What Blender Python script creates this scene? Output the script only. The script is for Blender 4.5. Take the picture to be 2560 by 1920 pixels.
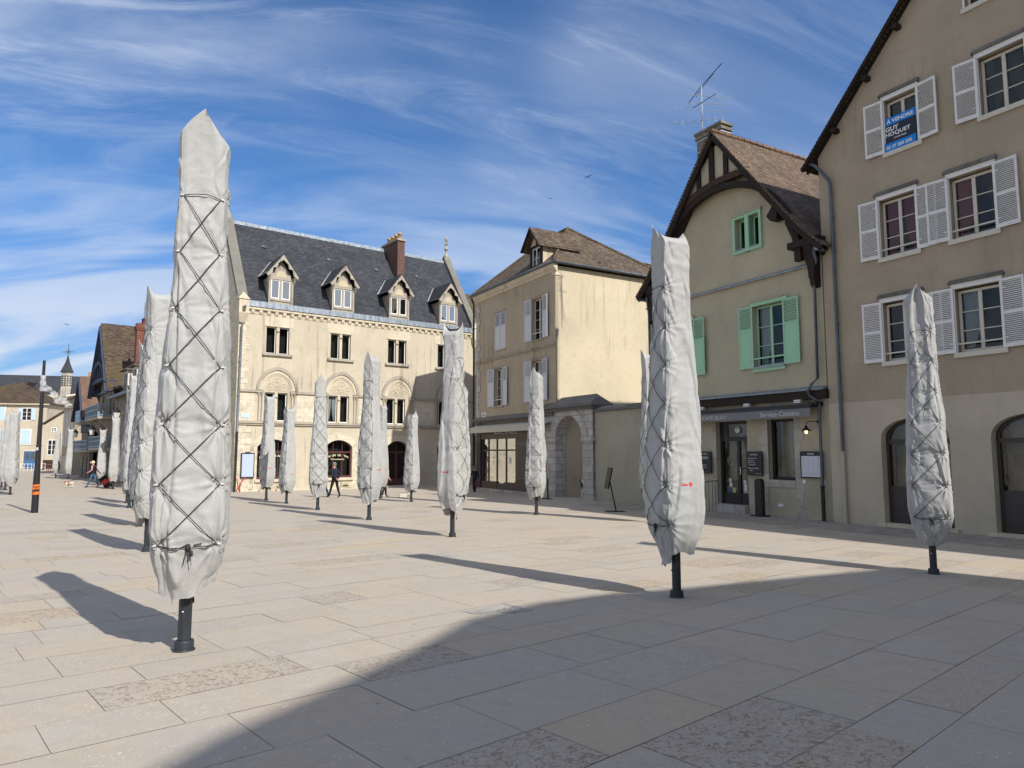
import bpy, math, random
import numpy as np
from mathutils import Vector, Matrix, noise, geometry
from mathutils.bvhtree import BVHTree
R_ = math.radians
random.seed(7)
scene = bpy.context.scene
for o in list(bpy.data.objects): bpy.data.objects.remove(o)
C = scene.collection

# ------------------------------------------------------------------ camera, sky, sun, exposure
cam_d = bpy.data.cameras.new('camera'); cam = bpy.data.objects.new('camera', cam_d); C.objects.link(cam)
cam_d.sensor_width = 36; cam_d.lens = 36*1740/2560; cam_d.clip_end = 3000; cam_d.clip_start = .05
cam.location = (0, 0, 1.6); PITCH = math.atan(170/1740)
cam.rotation_euler = (math.pi/2+PITCH, 0, 0)
scene.camera = cam
SUN_EL = R_(39); SAZ = (.6756, -.7373)          # horizontal direction towards the sun
w = bpy.data.worlds.new('World'); scene.world = w; w.use_nodes = True
nt = w.node_tree; N = nt.nodes; L = nt.links; N.clear()
out = N.new('ShaderNodeOutputWorld'); bg = N.new('ShaderNodeBackground'); L.new(bg.outputs[0], out.inputs[0])
sky = N.new('ShaderNodeTexSky'); sky.sky_type = 'NISHITA'; sky.sun_disc = False
sky.sun_elevation = SUN_EL; sky.sun_rotation = math.atan2(SAZ[0], SAZ[1])
sky.air_density = 1.0; sky.dust_density = 0.25; sky.ozone_density = 3.0; sky.altitude = 100
bg.inputs[1].default_value = 0.112
def wmath(op, a, b=None, clamp=False):
    n = N.new('ShaderNodeMath'); n.operation = op; n.use_clamp = clamp
    for i, v in enumerate((a, b)):
        if v is None: continue
        if isinstance(v, (int, float)): n.inputs[i].default_value = v
        else: L.new(v, n.inputs[i])
    return n.outputs[0]
tc = N.new('ShaderNodeTexCoord'); sx = N.new('ShaderNodeSeparateXYZ'); L.new(tc.outputs['Generated'], sx.inputs[0])
zz = wmath('MAXIMUM', sx.outputs[2], 0.0); den = wmath('ADD', zz, 0.5)
px_ = wmath('DIVIDE', sx.outputs[0], den); py_ = wmath('DIVIDE', sx.outputs[1], den)
cb = N.new('ShaderNodeCombineXYZ'); L.new(px_, cb.inputs[0]); L.new(py_, cb.inputs[1])
def cloud(rot, sc, nscale, detail, dist, lo, hi, seed, rough=.55):
    m0 = N.new('ShaderNodeMapping'); m0.inputs['Rotation'].default_value = (0, 0, R_(rot)); mp = N.new('ShaderNodeMapping'); mp.inputs['Scale'].default_value = sc
    mp.inputs['Location'].default_value = (seed, seed*.7, 0)
    L.new(cb.outputs[0], m0.inputs[0]); L.new(m0.outputs[0], mp.inputs[0])
    t = N.new('ShaderNodeTexNoise'); t.inputs['Scale'].default_value = nscale; t.inputs['Detail'].default_value = detail
    t.inputs['Roughness'].default_value = rough; t.inputs['Distortion'].default_value = dist; L.new(mp.outputs[0], t.inputs[0])
    r = N.new('ShaderNodeMapRange'); r.interpolation_type = 'SMOOTHSTEP'; r.inputs[1].default_value = lo; r.inputs[2].default_value = hi
    L.new(t.outputs[0], r.inputs[0]); return r.outputs[0]
veil = cloud(-15, (.6, 1.9, 1), 1.5, 10, .8, .38, .68, 3.1, .62)
wisps = cloud(-17, (.9, 4.2, 1), 2.4, 12, 1.3, .44, .78, 8.3, .68)
mask = cloud(-30, (.7, 1.2, 1), 1.3, 3, .3, .40, .62, 1.7)
low = cloud(-6, (.8, 3.0, 1), 2.2, 8, .5, .42, .62, 5.2, .5)
hz = N.new('ShaderNodeMapRange'); hz.inputs[1].default_value = .42; hz.inputs[2].default_value = .12; L.new(sx.outputs[2], hz.inputs[0])
lf = N.new('ShaderNodeMapRange'); lf.inputs[1].default_value = .30; lf.inputs[2].default_value = -.35; lf.inputs[3].default_value = .22; L.new(sx.outputs[0], lf.inputs[0])
c1 = wmath('MULTIPLY', wmath('MULTIPLY', veil, mask), .68)
c2 = wmath('MULTIPLY', wmath('MULTIPLY', wisps, wmath('ADD', mask, .35)), .62)
c3 = wmath('MULTIPLY', wmath('MULTIPLY', low, hz.outputs[0]), .95)
upper = wmath('MULTIPLY', wmath('ADD', c1, c2), lf.outputs[0])
bk = N.new('ShaderNodeMapRange'); bk.inputs[1].default_value = .05; bk.inputs[2].default_value = -.45; L.new(sx.outputs[1], bk.inputs[0])
zn = N.new('ShaderNodeMapRange'); zn.inputs[1].default_value = .72; zn.inputs[2].default_value = .92; L.new(sx.outputs[2], zn.inputs[0])
fill_cloud = wmath('MULTIPLY', wmath('MAXIMUM', bk.outputs[0], zn.outputs[0]), wmath('ADD', wmath('MULTIPLY', veil, .35), .35))   # unseen cloud added overhead and behind the viewer to brighten and neutralise shade
amt = wmath('MINIMUM', wmath('ADD', wmath('ADD', wmath('ADD', upper, c3), .03), fill_cloud), .90)
hs = N.new('ShaderNodeHueSaturation'); hs.inputs['Saturation'].default_value = 1.22; hs.inputs['Value'].default_value = .85
L.new(sky.outputs[0], hs.inputs['Color'])
mixw = N.new('ShaderNodeMix'); mixw.data_type = 'RGBA'; L.new(amt, mixw.inputs['Factor'])
hzv = N.new('ShaderNodeMapRange'); hzv.inputs[1].default_value = 0; hzv.inputs[2].default_value = .30; hzv.inputs[3].default_value = .48; L.new(zz, hzv.inputs[0])
tint = N.new('ShaderNodeMix'); tint.data_type = 'RGBA'; L.new(hzv.outputs[0], tint.inputs['Factor']); tint.inputs['A'].default_value = (.62, .86, 1.45, 1); tint.inputs['B'].default_value = (.86, .97, 1.12, 1)
tm_ = N.new('ShaderNodeVectorMath'); tm_.operation = 'MULTIPLY'; L.new(hs.outputs[0], tm_.inputs[0]); L.new(tint.outputs['Result'], tm_.inputs[1])
dk = N.new('ShaderNodeVectorMath'); dk.operation = 'SCALE'; L.new(tm_.outputs[0], dk.inputs[0]); L.new(hzv.outputs[0], dk.inputs['Scale']); L.new(dk.outputs[0], mixw.inputs['A']); 
cmx = N.new('ShaderNodeMix'); cmx.data_type = 'RGBA'; L.new(fill_cloud, cmx.inputs['Factor']); cmx.inputs['A'].default_value = (4.6, 5.2, 6.2, 1); cmx.inputs['B'].default_value = (5.0, 4.85, 4.6, 1)
L.new(cmx.outputs['Result'], mixw.inputs['B'])
L.new(mixw.outputs['Result'], bg.inputs[0])
sun_d = bpy.data.lights.new('sun', 'SUN'); sun_d.energy = 4.2; sun_d.angle = R_(.53); sun_d.color = (1, .955, .88)
sun = bpy.data.objects.new('sun', sun_d); C.objects.link(sun)
sv = Vector((SAZ[0]*math.cos(SUN_EL), SAZ[1]*math.cos(SUN_EL), math.sin(SUN_EL)))
sun.rotation_euler = sv.to_track_quat('Z', 'Y').to_euler()
scene.view_settings.view_transform = 'Standard'; scene.view_settings.look = 'None'
scene.view_settings.gamma = 1; scene.view_settings.exposure = 0.38

# ------------------------------------------------------------------ helpers
def gz(X, Y):                                   # height of the square's gently falling ground
    h = 1.6+(.95*(1-math.exp(-Y/30)) if Y > 0 else .95*Y/30)+.012*min(max(X-4, 0), 10)
    return 1.6-h
cp, sp = math.cos(PITCH), math.sin(PITCH)
def P(px, py, Y):                               # world point at distance Y for a measured picture position
    x = (px-1280)/1740; u = -(py-960)/1740
    t = Y/(cp-u*sp); return Vector((x*t, Y, 1.6+(sp+u*cp)*t))
class MB:
    def __init__(s): s.v = []; s.f = []; s.m = []; s.cur = 0; s.smooth = set()
    def add(s, vs, fs, smooth=False):
        o = len(s.v); s.v += [tuple(v) for v in vs]
        for f in fs:
            if smooth: s.smooth.add(len(s.f))
            s.f.append([i+o for i in f]); s.m.append(s.cur)
        return s
    def box(s, x0, x1, y0, y1, z0, z1):
        return s.add([(x0,y0,z0),(x1,y0,z0),(x1,y1,z0),(x0,y1,z0),(x0,y0,z1),(x1,y0,z1),(x1,y1,z1),(x0,y1,z1)],
              [(0,3,2,1),(4,5,6,7),(0,1,5,4),(1,2,6,5),(2,3,7,6),(3,0,4,7)])
    def obox(s, M4, x, y, z):                   # box of full sizes x,y,z centred at matrix
        b = MB(); b.box(-x/2, x/2, -y/2, y/2, -z/2, z/2)
        return s.add([M4 @ Vector(v) for v in b.v], b.f)
    def prism(s, poly, y0, y1):                 # polygon in x,z extruded in y
        n = len(poly); tris = geometry.tessellate_polygon([[Vector((p[0], p[1], 0)) for p in poly]])
        vs = [(p[0], y0, p[1]) for p in poly]+[(p[0], y1, p[1]) for p in poly]
        fs = [tuple(t) for t in tris]+[tuple(i+n for i in t[::-1]) for t in tris]
        fs += [(i, (i+1) % n, (i+1) % n+n, i+n) for i in range(n)]
        return s.add(vs, fs)
    def zprism(s, poly, z0, z1):
        n = len(poly); tris = geometry.tessellate_polygon([[Vector((p[0], p[1], 0)) for p in poly]])
        vs = [(p[0], p[1], z0) for p in poly]+[(p[0], p[1], z1) for p in poly]
        fs = [tuple(t) for t in tris]+[tuple(i+n for i in t[::-1]) for t in tris]
        fs += [(i, (i+1) % n, (i+1) % n+n, i+n) for i in range(n)]
        return s.add(vs, fs)
    def xprism(s, poly, x0, x1):                # polygon in y,z extruded in x
        n = len(poly); tris = geometry.tessellate_polygon([[Vector((p[0], p[1], 0)) for p in poly]])
        vs = [(x0, p[0], p[1]) for p in poly]+[(x1, p[0], p[1]) for p in poly]
        fs = [tuple(t) for t in tris]+[tuple(i+n for i in t[::-1]) for t in tris]
        fs += [(i, (i+1) % n, (i+1) % n+n, i+n) for i in range(n)]
        return s.add(vs, fs)
    def bar(s, a, b, wd, ht, up=(0, 0, 1)):     # straight timber from a to b
        a, b = Vector(a), Vector(b); d = (b-a); l = d.length; d.normalize(); up = Vector(up)
        x = d.cross(up); 
        if x.length < 1e-4: x = Vector((1, 0, 0))
        x.normalize(); z = x.cross(d)
        M4 = Matrix((x, d, z)).transposed().to_4x4(); M4.translation = (a+b)/2
        return s.obox(M4, wd, l, ht)
    def tube(s, pts, r, n=8, cap=True):
        pts = [Vector(p) for p in pts]; rs = r if isinstance(r, (list, tuple)) else [r]*len(pts)
        vs = []; fs = []; ref = Vector((.13, .31, .94))
        for i, p in enumerate(pts):
            d = (pts[min(i+1, len(pts)-1)]-pts[max(i-1, 0)]).normalized()
            x = d.cross(ref); 
            if x.length < .05: x = d.cross(Vector((1, 0, 0)))
            x.normalize(); y = d.cross(x)
            vs += [p+(x*math.cos(2*math.pi*k/n)+y*math.sin(2*math.pi*k/n))*rs[i] for k in range(n)]
        for i in range(len(pts)-1):
            fs += [(i*n+k, i*n+(k+1) % n, (i+1)*n+(k+1) % n, (i+1)*n+k) for k in range(n)]
        s.add(vs, fs, True)
        if cap: s.add(vs[:n], [tuple(range(n))]); s.add(vs[-n:], [tuple(range(n))[::-1]])
        return s
    def lathe(s, prof, c=(0, 0, 0), n=16, smooth=True):   # prof: (r,z)
        vs = [(c[0]+r*math.cos(2*math.pi*k/n), c[1]+r*math.sin(2*math.pi*k/n), c[2]+z) for r, z in prof for k in range(n)]
        fs = [(i*n+k, i*n+(k+1) % n, (i+1)*n+(k+1) % n, (i+1)*n+k) for i in range(len(prof)-1) for k in range(n)]
        return s.add(vs, fs, smooth)
    def quad(s, a, b, c, d): return s.add([a, b, c, d], [(0, 1, 2, 3)])
    def wall(s, outer, holes, y=0., t=.3, rim=True):      # pierced wall sheet in x,z with reveals t deep
        loops = [outer]+holes; pts = []; edges = []
        for lp in loops:
            o = len(pts); n = len(lp); pts += [Vector(p) for p in lp]; edges += [(o+i, o+(i+1) % n) for i in range(n)]
        vs, es, fs, *_ = geometry.delaunay_2d_cdt(pts, edges, [], 1, 1e-5)
        def inside(p, lp):
            c = False; n = len(lp); j = n-1
            for i in range(n):
                xi, yi = lp[i]; xj, yj = lp[j]
                if (yi > p[1]) != (yj > p[1]) and p[0] < (xj-xi)*(p[1]-yi)/(yj-yi)+xi: c = not c
                j = i
            return c
        keep = []
        for f in fs:
            c = (sum(vs[i][0] for i in f)/3, sum(vs[i][1] for i in f)/3)
            if inside(c, outer) and not any(inside(c, h) for h in holes): keep.append(f)
        s.add([(v[0], y, v[1]) for v in vs], keep)
        for k, lp in enumerate(loops):
            if k == 0 and not rim: continue
            n = len(lp)
            s.add([(p[0], y, p[1]) for p in lp]+[(p[0], y+t, p[1]) for p in lp], [(i, (i+1) % n, (i+1) % n+n, i+n) for i in range(n)])
        return s
    def band(s, inner, outerp, y0, y1):          # strip between two matching open polylines, extruded
        n = len(inner)
        for i in range(n-1):
            s.prism([inner[i], inner[i+1], outerp[i+1], outerp[i]], y0, y1)
        return s
    def build(s, name, mats, parent=None, label=None, xf=None):
        me = bpy.data.meshes.new(name); vv = s.v if xf is None else [tuple(xf @ Vector(v)) for v in s.v]
        me.from_pydata(vv, [], s.f)
        for m in (mats if isinstance(mats, (list, tuple)) else [mats]): me.materials.append(m)
        if s.f:
            me.polygons.foreach_set('material_index', s.m)
            if s.smooth: me.polygons.foreach_set('use_smooth', [i in s.smooth for i in range(len(s.f))])
            uvl = me.uv_layers.new(name='UVMap'); uv = np.zeros((len(me.loops), 2), np.float32)
            for pl in me.polygons:
                nn = pl.normal
                if abs(nn.z) > .999: u = Vector((1, 0, 0)); v = Vector((0, 1, 0))
                else:
                    u = Vector((-nn.y, nn.x, 0)).normalized(); v = nn.cross(u)
                    if v.z < 0: v = -v
                    if abs(u.x) > abs(u.y):
                        if u.x < 0: u = -u
                    elif u.y < 0: u = -u
                for li in pl.loop_indices:
                    co = me.vertices[me.loops[li].vertex_index].co; uv[li] = (co.dot(u), co.dot(v))
            uvl.data.foreach_set('uv', uv.ravel())
        o = bpy.data.objects.new(name, me); C.objects.link(o)
        if parent: o.parent = parent
        if label: o['label'] = label
        return o
def tag(o, label=None, cat=None, group=None, kind=None):
    if label: o['label'] = label
    if cat: o['category'] = cat
    if group: o['group'] = group
    if kind: o['kind'] = kind
    return o
def empty(name, loc, rz, label, cat, group=None):
    o = bpy.data.objects.new(name, None); C.objects.link(o); o.location = loc; o.rotation_euler = (0, 0, rz); o.empty_display_size = .3
    return tag(o, label, cat, group)
def copy_tree(o, parent=None):
    c = o.copy(); C.objects.link(c); c.parent = parent
    for ch in [x for x in bpy.data.objects if x.parent == o]: copy_tree(ch, c)
    return c
def rect(x0, x1, z0, z1): return [(x0, z0), (x1, z0), (x1, z1), (x0, z1)]
def seg_pts(x0, x1, zs, zt, n=12):               # segmental/round arch from left spring to right spring
    c = (x0+x1)/2; h = (x1-x0)/2; r = zt-zs
    if abs(r-h) < 1e-3: return [(c-h*math.cos(math.pi*i/n), zs+h*math.sin(math.pi*i/n)) for i in range(n+1)]
    Rr = (h*h+r*r)/(2*r); a = math.asin(min(1, h/Rr)); 
    return [(c+Rr*math.sin(-a+2*a*i/n), zs-(Rr-r)+Rr*math.cos(-a+2*a*i/n)) for i in range(n+1)]
def ell_pts(x0, x1, zs, zt, n=16):
    c = (x0+x1)/2; h = (x1-x0)/2
    return [(c-h*math.cos(math.pi*i/n), zs+(zt-zs)*math.sin(math.pi*i/n)**.85) for i in range(n+1)]
def pointed_pts(c, h, zs, zt, n=9):              # pointed (gothic) arch
    Rr = (h*h+(zt-zs)**2)/(2*h); a = math.asin((zt-zs)/Rr); l = []
    for i in range(n+1):
        t = a*i/n; l.append((c-h+Rr-Rr*math.cos(t), zs+Rr*math.sin(t)))
    return l+[(2*c-p[0], p[1]) for p in l[::-1][1:]]
def arch_hole(pts, z0): return [(pts[0][0], z0), (pts[-1][0], z0)]+pts[::-1]
def text(s, parent, x0, x1, z, y, mat, hgt=None, name='lettering', ext=.002, bold=0.0, shear=0, center=False, xf=None, label=None):
    cu = bpy.data.curves.new('t', 'FONT'); cu.body = s; cu.size = 1; cu.extrude = ext; cu.offset = bold; cu.shear = shear; cu.resolution_u = 3
    o = bpy.data.objects.new('t', cu); C.objects.link(o); bpy.context.view_layer.update()
    me = bpy.data.meshes.new_from_object(o.evaluated_get(bpy.context.evaluated_depsgraph_get())); bpy.data.objects.remove(o)
    vs = [v.co.copy() for v in me.vertices]
    a = min(v.x for v in vs); b = max(v.x for v in vs); lo = min(v.y for v in vs); hi = max(v.y for v in vs)
    if x1 is None: sc = hgt/(hi-lo); sxx = sc
    else: sxx = (x1-x0)/(b-a); sc = hgt/(hi-lo) if hgt else sxx
    m = MB(); m.add([(x0+(v.x-a)*sxx, y-v.z*1.0, z+(v.y-lo)*sc) for v in vs], [list(p.vertices) for p in me.polygons])
    return m.build(name, mat, parent, label, xf)

# ------------------------------------------------------------------ materials
def mat(name, color=(.5, .5, .5), rough=.8, metal=0, spec=.5):
    m = bpy.data.materials.new(name); m.use_nodes = True; b = m.node_tree.nodes['Principled BSDF']
    b.inputs['Base Color'].default_value = (*color, 1); b.inputs['Roughness'].default_value = rough
    b.inputs['Metallic'].default_value = metal; b.inputs['Specular IOR Level'].default_value = spec
    return m
class G:                                         # small node helper
    def __init__(s, m): s.m = m; s.t = m.node_tree; s.n = s.t.nodes; s.b = s.n['Principled BSDF']; s.tc = s.n.new('ShaderNodeTexCoord')
    def l(s, a, b): s.t.links.new(a, b)
    def noise(s, scale, detail=4, rough=.55, sc=(1, 1, 1), coord='Object', dist=0, loc=(0, 0, 0)):
        mp = s.n.new('ShaderNodeMapping'); mp.inputs['Scale'].default_value = sc; mp.inputs['Location'].default_value = loc; s.l(s.tc.outputs[coord], mp.inputs[0])
        t = s.n.new('ShaderNodeTexNoise'); t.inputs['Scale'].default_value = scale; t.inputs['Detail'].default_value = detail
        t.inputs['Roughness'].default_value = rough; t.inputs['Distortion'].default_value = dist; s.l(mp.outputs[0], t.inputs[0]); return t.outputs[0]
    def ramp(s, fac, stops, interp='LINEAR'):
        r = s.n.new('ShaderNodeValToRGB'); r.color_ramp.interpolation = interp; e = r.color_ramp.elements
        while len(e) < len(stops): e.new(.5)
        for i, (p, c) in enumerate(stops):
            e[i].position = p; e[i].color = (*c, 1) if len(c) == 3 else c
        s.l(fac, r.inputs[0]); return r.outputs[0]
    def rng(s, f, a, b, c=0, d=1, smooth=False):
        r = s.n.new('ShaderNodeMapRange'); r.interpolation_type = 'SMOOTHSTEP' if smooth else 'LINEAR'
        for i, v in enumerate((a, b, c, d)): r.inputs[i+1].default_value = v
        s.l(f, r.inputs[0]); return r.outputs[0]
    def mix(s, f, a, b, mode='MIX'):
        m = s.n.new('ShaderNodeMix'); m.data_type = 'RGBA'; m.blend_type = mode
        for k, v in (('Factor', f), ('A', a), ('B', b)):
            i = m.inputs[k] if k == 'Factor' else [q for q in m.inputs if q.name == k and q.type == 'RGBA'][0]
            if isinstance(v, (int, float)): i.default_value = v
            elif isinstance(v, tuple): i.default_value = (*v, 1) if len(v) == 3 else v
            else: s.l(v, i)
        return [q for q in m.outputs if q.type == 'RGBA'][0]
    def math(s, op, a, b=0., clamp=False):
        n = s.n.new('ShaderNodeMath'); n.operation = op; n.use_clamp = clamp
        for i, v in enumerate((a, b)):
            if isinstance(v, (int, float)): n.inputs[i].default_value = v
            else: s.l(v, n.inputs[i])
        return n.outputs[0]
    def brick(s, w_, h_, mortar=.004, off=.5, c1=(0, 0, 0), c2=(1, 1, 1), mc=(0, 0, 0), smooth=.1, coord='UV', rot=0, distort=0):
        mp = s.n.new('ShaderNodeMapping'); mp.inputs['Rotation'].default_value = (0, 0, rot); s.l(s.tc.outputs[coord], mp.inputs[0]); v = mp.outputs[0]
        if distort:
            nz = s.n.new('ShaderNodeTexNoise'); nz.inputs['Scale'].default_value = 3; s.l(v, nz.inputs[0])
            vm = s.n.new('ShaderNodeVectorMath'); vm.operation = 'MULTIPLY_ADD'; s.l(nz.outputs['Color'], vm.inputs[0]); vm.inputs[1].default_value = (distort,)*3; s.l(v, vm.inputs[2]); v = vm.outputs[0]
        t = s.n.new('ShaderNodeTexBrick'); t.inputs['Scale'].default_value = 1; t.inputs['Brick Width'].default_value = w_; t.inputs['Row Height'].default_value = h_
        t.inputs['Mortar Size'].default_value = mortar; t.inputs['Mortar Smooth'].default_value = smooth; t.offset = off
        t.inputs['Color1'].default_value = (*c1, 1); t.inputs['Color2'].default_value = (*c2, 1); t.inputs['Mortar'].default_value = (*mc, 1)
        s.l(v, t.inputs[0]); return t.outputs[0], t.outputs[1]
    def bump(s, h, strength=.3, dist=.02, prev=None):
        b = s.n.new('ShaderNodeBump'); b.inputs['Strength'].default_value = strength; b.inputs['Distance'].default_value = dist
        s.l(h, b.inputs['Height']); 
        if prev: s.l(prev, b.inputs['Normal'])
        return b.outputs[0]
    def set(s, color=None, rough=None, normal=None):
        if color is not None: s.l(color, s.b.inputs['Base Color'])
        if rough is not None: s.l(rough, s.b.inputs['Roughness'])
        if normal is not None: s.l(normal, s.b.inputs['Normal'])
        return s.m
def sc3(c, k): return tuple(x*k for x in c)
def plaster(name, c, stain=.35, grain=60, streak=1.0, blotch=.5, bumpk=.25, dark=None, ver=.5):
    g = G(mat(name, c, .92, spec=.2)); dark = dark or sc3(c, .55)
    big = g.noise(ver, 5, .6); fine = g.noise(grain, 3, .7); mid = g.noise(4, 5, .65, dist=.4)
    col = g.mix(g.rng(big, .35, .7), sc3(c, 1.08), sc3(c, .86))
    col = g.mix(g.math('MULTIPLY', g.rng(mid, .52, .75, smooth=True), blotch*.6), col, sc3(c, .7))
    st = g.noise(1.0, 7, .7, sc=(3.5, 3.5, .22)); st2 = g.noise(.45, 3, .5, loc=(5, 3, 1))
    sm = g.math('MULTIPLY', g.rng(st, .50, .66, smooth=True), g.rng(st2, .42, .58, smooth=True))
    col = g.mix(g.math('MULTIPLY', sm, stain*streak), col, dark)
    col = g.mix(g.rng(fine, .35, .68, 0, .14+bumpk*.3), col, sc3(c, .5))
    return g.set(col, None, g.bump(fine, bumpk, .01))
def stonework(name, c, w_=.55, h_=.3, mort=.008, var=.35, joint=.55, bumpk=.5, pits=.5):
    g = G(mat(name, c, .9, spec=.25)); v, f = g.brick(w_, h_, mort, distort=.012)
    col = g.mix(v, sc3(c, 1-var*.5), sc3(c, 1+var*.45))
    n1 = g.noise(3, 6, .7, dist=.5); n2 = g.noise(26, 4, .7)
    col = g.mix(g.rng(n1, .47, .72, 0, .6, True), col, (c[0]*.42, c[1]*.42, c[2]*.42))
    col = g.mix(g.rng(n2, .56, .72, 0, pits), col, sc3(c, .38))
    col = g.mix(f, col, sc3(c, joint))
    return g.set(col, None, g.bump(g.math('SUBTRACT', n2, g.math('MULTIPLY', f, .8)), bumpk, .015))
def tiles(name, cols, w_=.17, h_=.11, moss=None, lich=.25, bumpk=.8):
    g = G(mat(name, cols[0], .9, spec=.2)); v, f = g.brick(w_, h_, .006, distort=.02)
    k = len(cols); col = g.ramp(v, [((i+.0)/(k-1), c) for i, c in enumerate(cols)])
    n1 = g.noise(.9, 6, .7, dist=.6); n2 = g.noise(9, 5, .75); n3 = g.noise(.35, 3, .6, loc=(3, 1, 7))
    col = g.mix(g.rng(n1, .4, .72, 0, .6, True), col, sc3(cols[0], .6))
    col = g.mix(g.rng(n2, .6, .68, 0, lich, True), col, (.34, .32, .25))
    if moss: col = g.mix(g.rng(n3, .48, .62, 0, .6, True), col, moss)
    col = g.mix(g.math('MULTIPLY', f, .75), col, (.02, .016, .014))
    # bump stands each course proud; the shade line at its lower edge is painted
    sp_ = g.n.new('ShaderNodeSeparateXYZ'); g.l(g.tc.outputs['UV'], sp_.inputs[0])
    lip_shade = g.rng(g.math('FRACT', g.math('DIVIDE', sp_.outputs[1], h_)), 0, .34, .8, 0)
    col = g.mix(lip_shade, col, (.015, .012, .010))
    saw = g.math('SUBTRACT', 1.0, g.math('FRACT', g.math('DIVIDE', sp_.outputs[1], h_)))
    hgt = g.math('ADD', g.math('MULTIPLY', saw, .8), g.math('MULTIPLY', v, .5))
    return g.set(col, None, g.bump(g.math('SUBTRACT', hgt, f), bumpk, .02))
def wood(name, c, sc=(1, 1, 8), rough=.75):
    g = G(mat(name, c, rough, spec=.3)); n = g.noise(5, 6, .7, sc=sc); n2 = g.noise(1.2, 3, .6)
    col = g.mix(g.rng(n, .35, .7), sc3(c, .6), sc3(c, 1.45)); col = g.mix(g.rng(n2, .4, .7, 0, .4), col, sc3(c, .5))
    return g.set(col, None, g.bump(n, .3, .01))
def paint(name, c, rough=.5, wear=.15, dirt=(.12, .11, .1)):
    g = G(mat(name, c, rough, spec=.4)); n = g.noise(6, 6, .7); n2 = g.noise(40, 3, .6)
    col = g.mix(g.rng(n, .5, .8, 0, wear, True), c, dirt)
    return g.set(col, None, g.bump(n2, .06, .005))
def metal(name, c, rough=.45, metallic=.6):
    g = G(mat(name, c, rough, metallic)); n = g.noise(5, 5, .65, sc=(1, 1, .3))
    return g.set(g.mix(g.rng(n, .35, .7), sc3(c, .7), sc3(c, 1.25)), g.rng(n, .3, .7, rough*.8, min(1, rough*1.3)))
def glass(name, tint=(.75, .8, .8), refl=0.0):
    m = bpy.data.materials.new(name); m.use_nodes = True; n = m.node_tree.nodes; l = m.node_tree.links; n.clear()
    o = n.new('ShaderNodeOutputMaterial'); fr = n.new('ShaderNodeFresnel'); fr.inputs[0].default_value = 1.5
    tr = n.new('ShaderNodeBsdfTransparent'); tr.inputs[0].default_value = (*tint, 1); gl = n.new('ShaderNodeBsdfGlossy'); gl.inputs['Roughness'].default_value = .02
    gl.inputs[0].default_value = (.9, .93, .95, 1)
    nz = n.new('ShaderNodeTexNoise'); nz.inputs['Scale'].default_value = 1.6; bp = n.new('ShaderNodeBump'); bp.inputs['Strength'].default_value = .06; bp.inputs['Distance'].default_value = .05
    tcn = n.new('ShaderNodeTexCoord'); l.new(tcn.outputs['Object'], nz.inputs[0]); l.new(nz.outputs[0], bp.inputs['Height']); l.new(bp.outputs[0], gl.inputs['Normal'])
    ad = n.new('ShaderNodeMath'); ad.operation = 'ADD'; ad.use_clamp = True; l.new(fr.outputs[0], ad.inputs[0]); ad.inputs[1].default_value = refl
    mx = n.new('ShaderNodeMixShader'); l.new(ad.outputs[0], mx.inputs[0]); l.new(tr.outputs[0], mx.inputs[1]); l.new(gl.outputs[0], mx.inputs[2]); l.new(mx.outputs[0], o.inputs[0])
    return m
def emis(name, c, e, base=None):
    m = mat(name, base or c, .4); b = m.node_tree.nodes['Principled BSDF']; b.inputs['Emission Color'].default_value = (*c, 1); b.inputs['Emission Strength'].default_value = e; return m

M = {}
# plaza slabs: two stored random numbers per slab drive tone and finish
g = G(mat('plaza_stone', (.45, .4, .33), .85, spec=.25))
at = g.n.new('ShaderNodeAttribute'); at.attribute_name = 'slab_tone'; at2 = g.n.new('ShaderNodeAttribute'); at2.attribute_name = 'slab_kind'
base = g.ramp(at.outputs['Fac'], [(0, (.445, .39, .325)), (.22, (.475, .415, .34)), (.42, (.46, .41, .35)), (.6, (.495, .42, .335)), (.78, (.465, .405, .335)), (.9, (.505, .415, .30)), (1, (.435, .395, .35))])
n_band = g.noise(1.3, 5, .65, dist=1.1); n_mid = g.noise(7, 5, .7); n_fine = g.noise(90, 2, .7); n_speck = g.noise(38, 2, .5)
col = g.mix(g.rng(n_band, .38, .68, 0, .32, True), base, (.51, .42, .315))
col = g.mix(g.rng(g.noise(.8, 4, .6, loc=(9, 2, 0)), .45, .7, 0, .4, True), col, (.42, .40, .375))
col = g.mix(g.rng(n_mid, .35, .7, 0, .25), col, (.30, .26, .215))
col = g.mix(g.rng(n_speck, .67, .70, 0, .6, True), col, (.72, .7, .66))
col = g.mix(g.rng(n_fine, .3, .7, 0, .2), col, (.2, .18, .15))
vr = g.n.new('ShaderNodeTexVoronoi'); vr.inputs['Scale'].default_value = 22; vr.feature = 'F1'; g.l(g.tc.outputs['Object'], vr.inputs[0])
pit = g.rng(g.noise(19, 4, .62, dist=1.6), .535, .575, 0, 1, True)
pk = g.math('MULTIPLY', pit, g.rng(at2.outputs['Fac'], .87, .90, 0, 1)); pk2 = g.math('MULTIPLY', g.rng(g.noise(34, 3, .6, dist=1.0), .58, .62, 0, 1, True), g.rng(at2.outputs['Fac'], .78, .82, 0, .45))
pk = g.math('MAXIMUM', pk, pk2)
col = g.mix(g.math('MULTIPLY', pk, .7), col, (.22, .155, .11))
v2_ = g.n.new('ShaderNodeTexVoronoi'); v2_.inputs['Scale'].default_value = 2.3; g.l(g.tc.outputs['Object'], v2_.inputs[0])
sc_ = g.n.new('ShaderNodeSeparateColor'); g.l(v2_.outputs['Color'], sc_.inputs[0])
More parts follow.
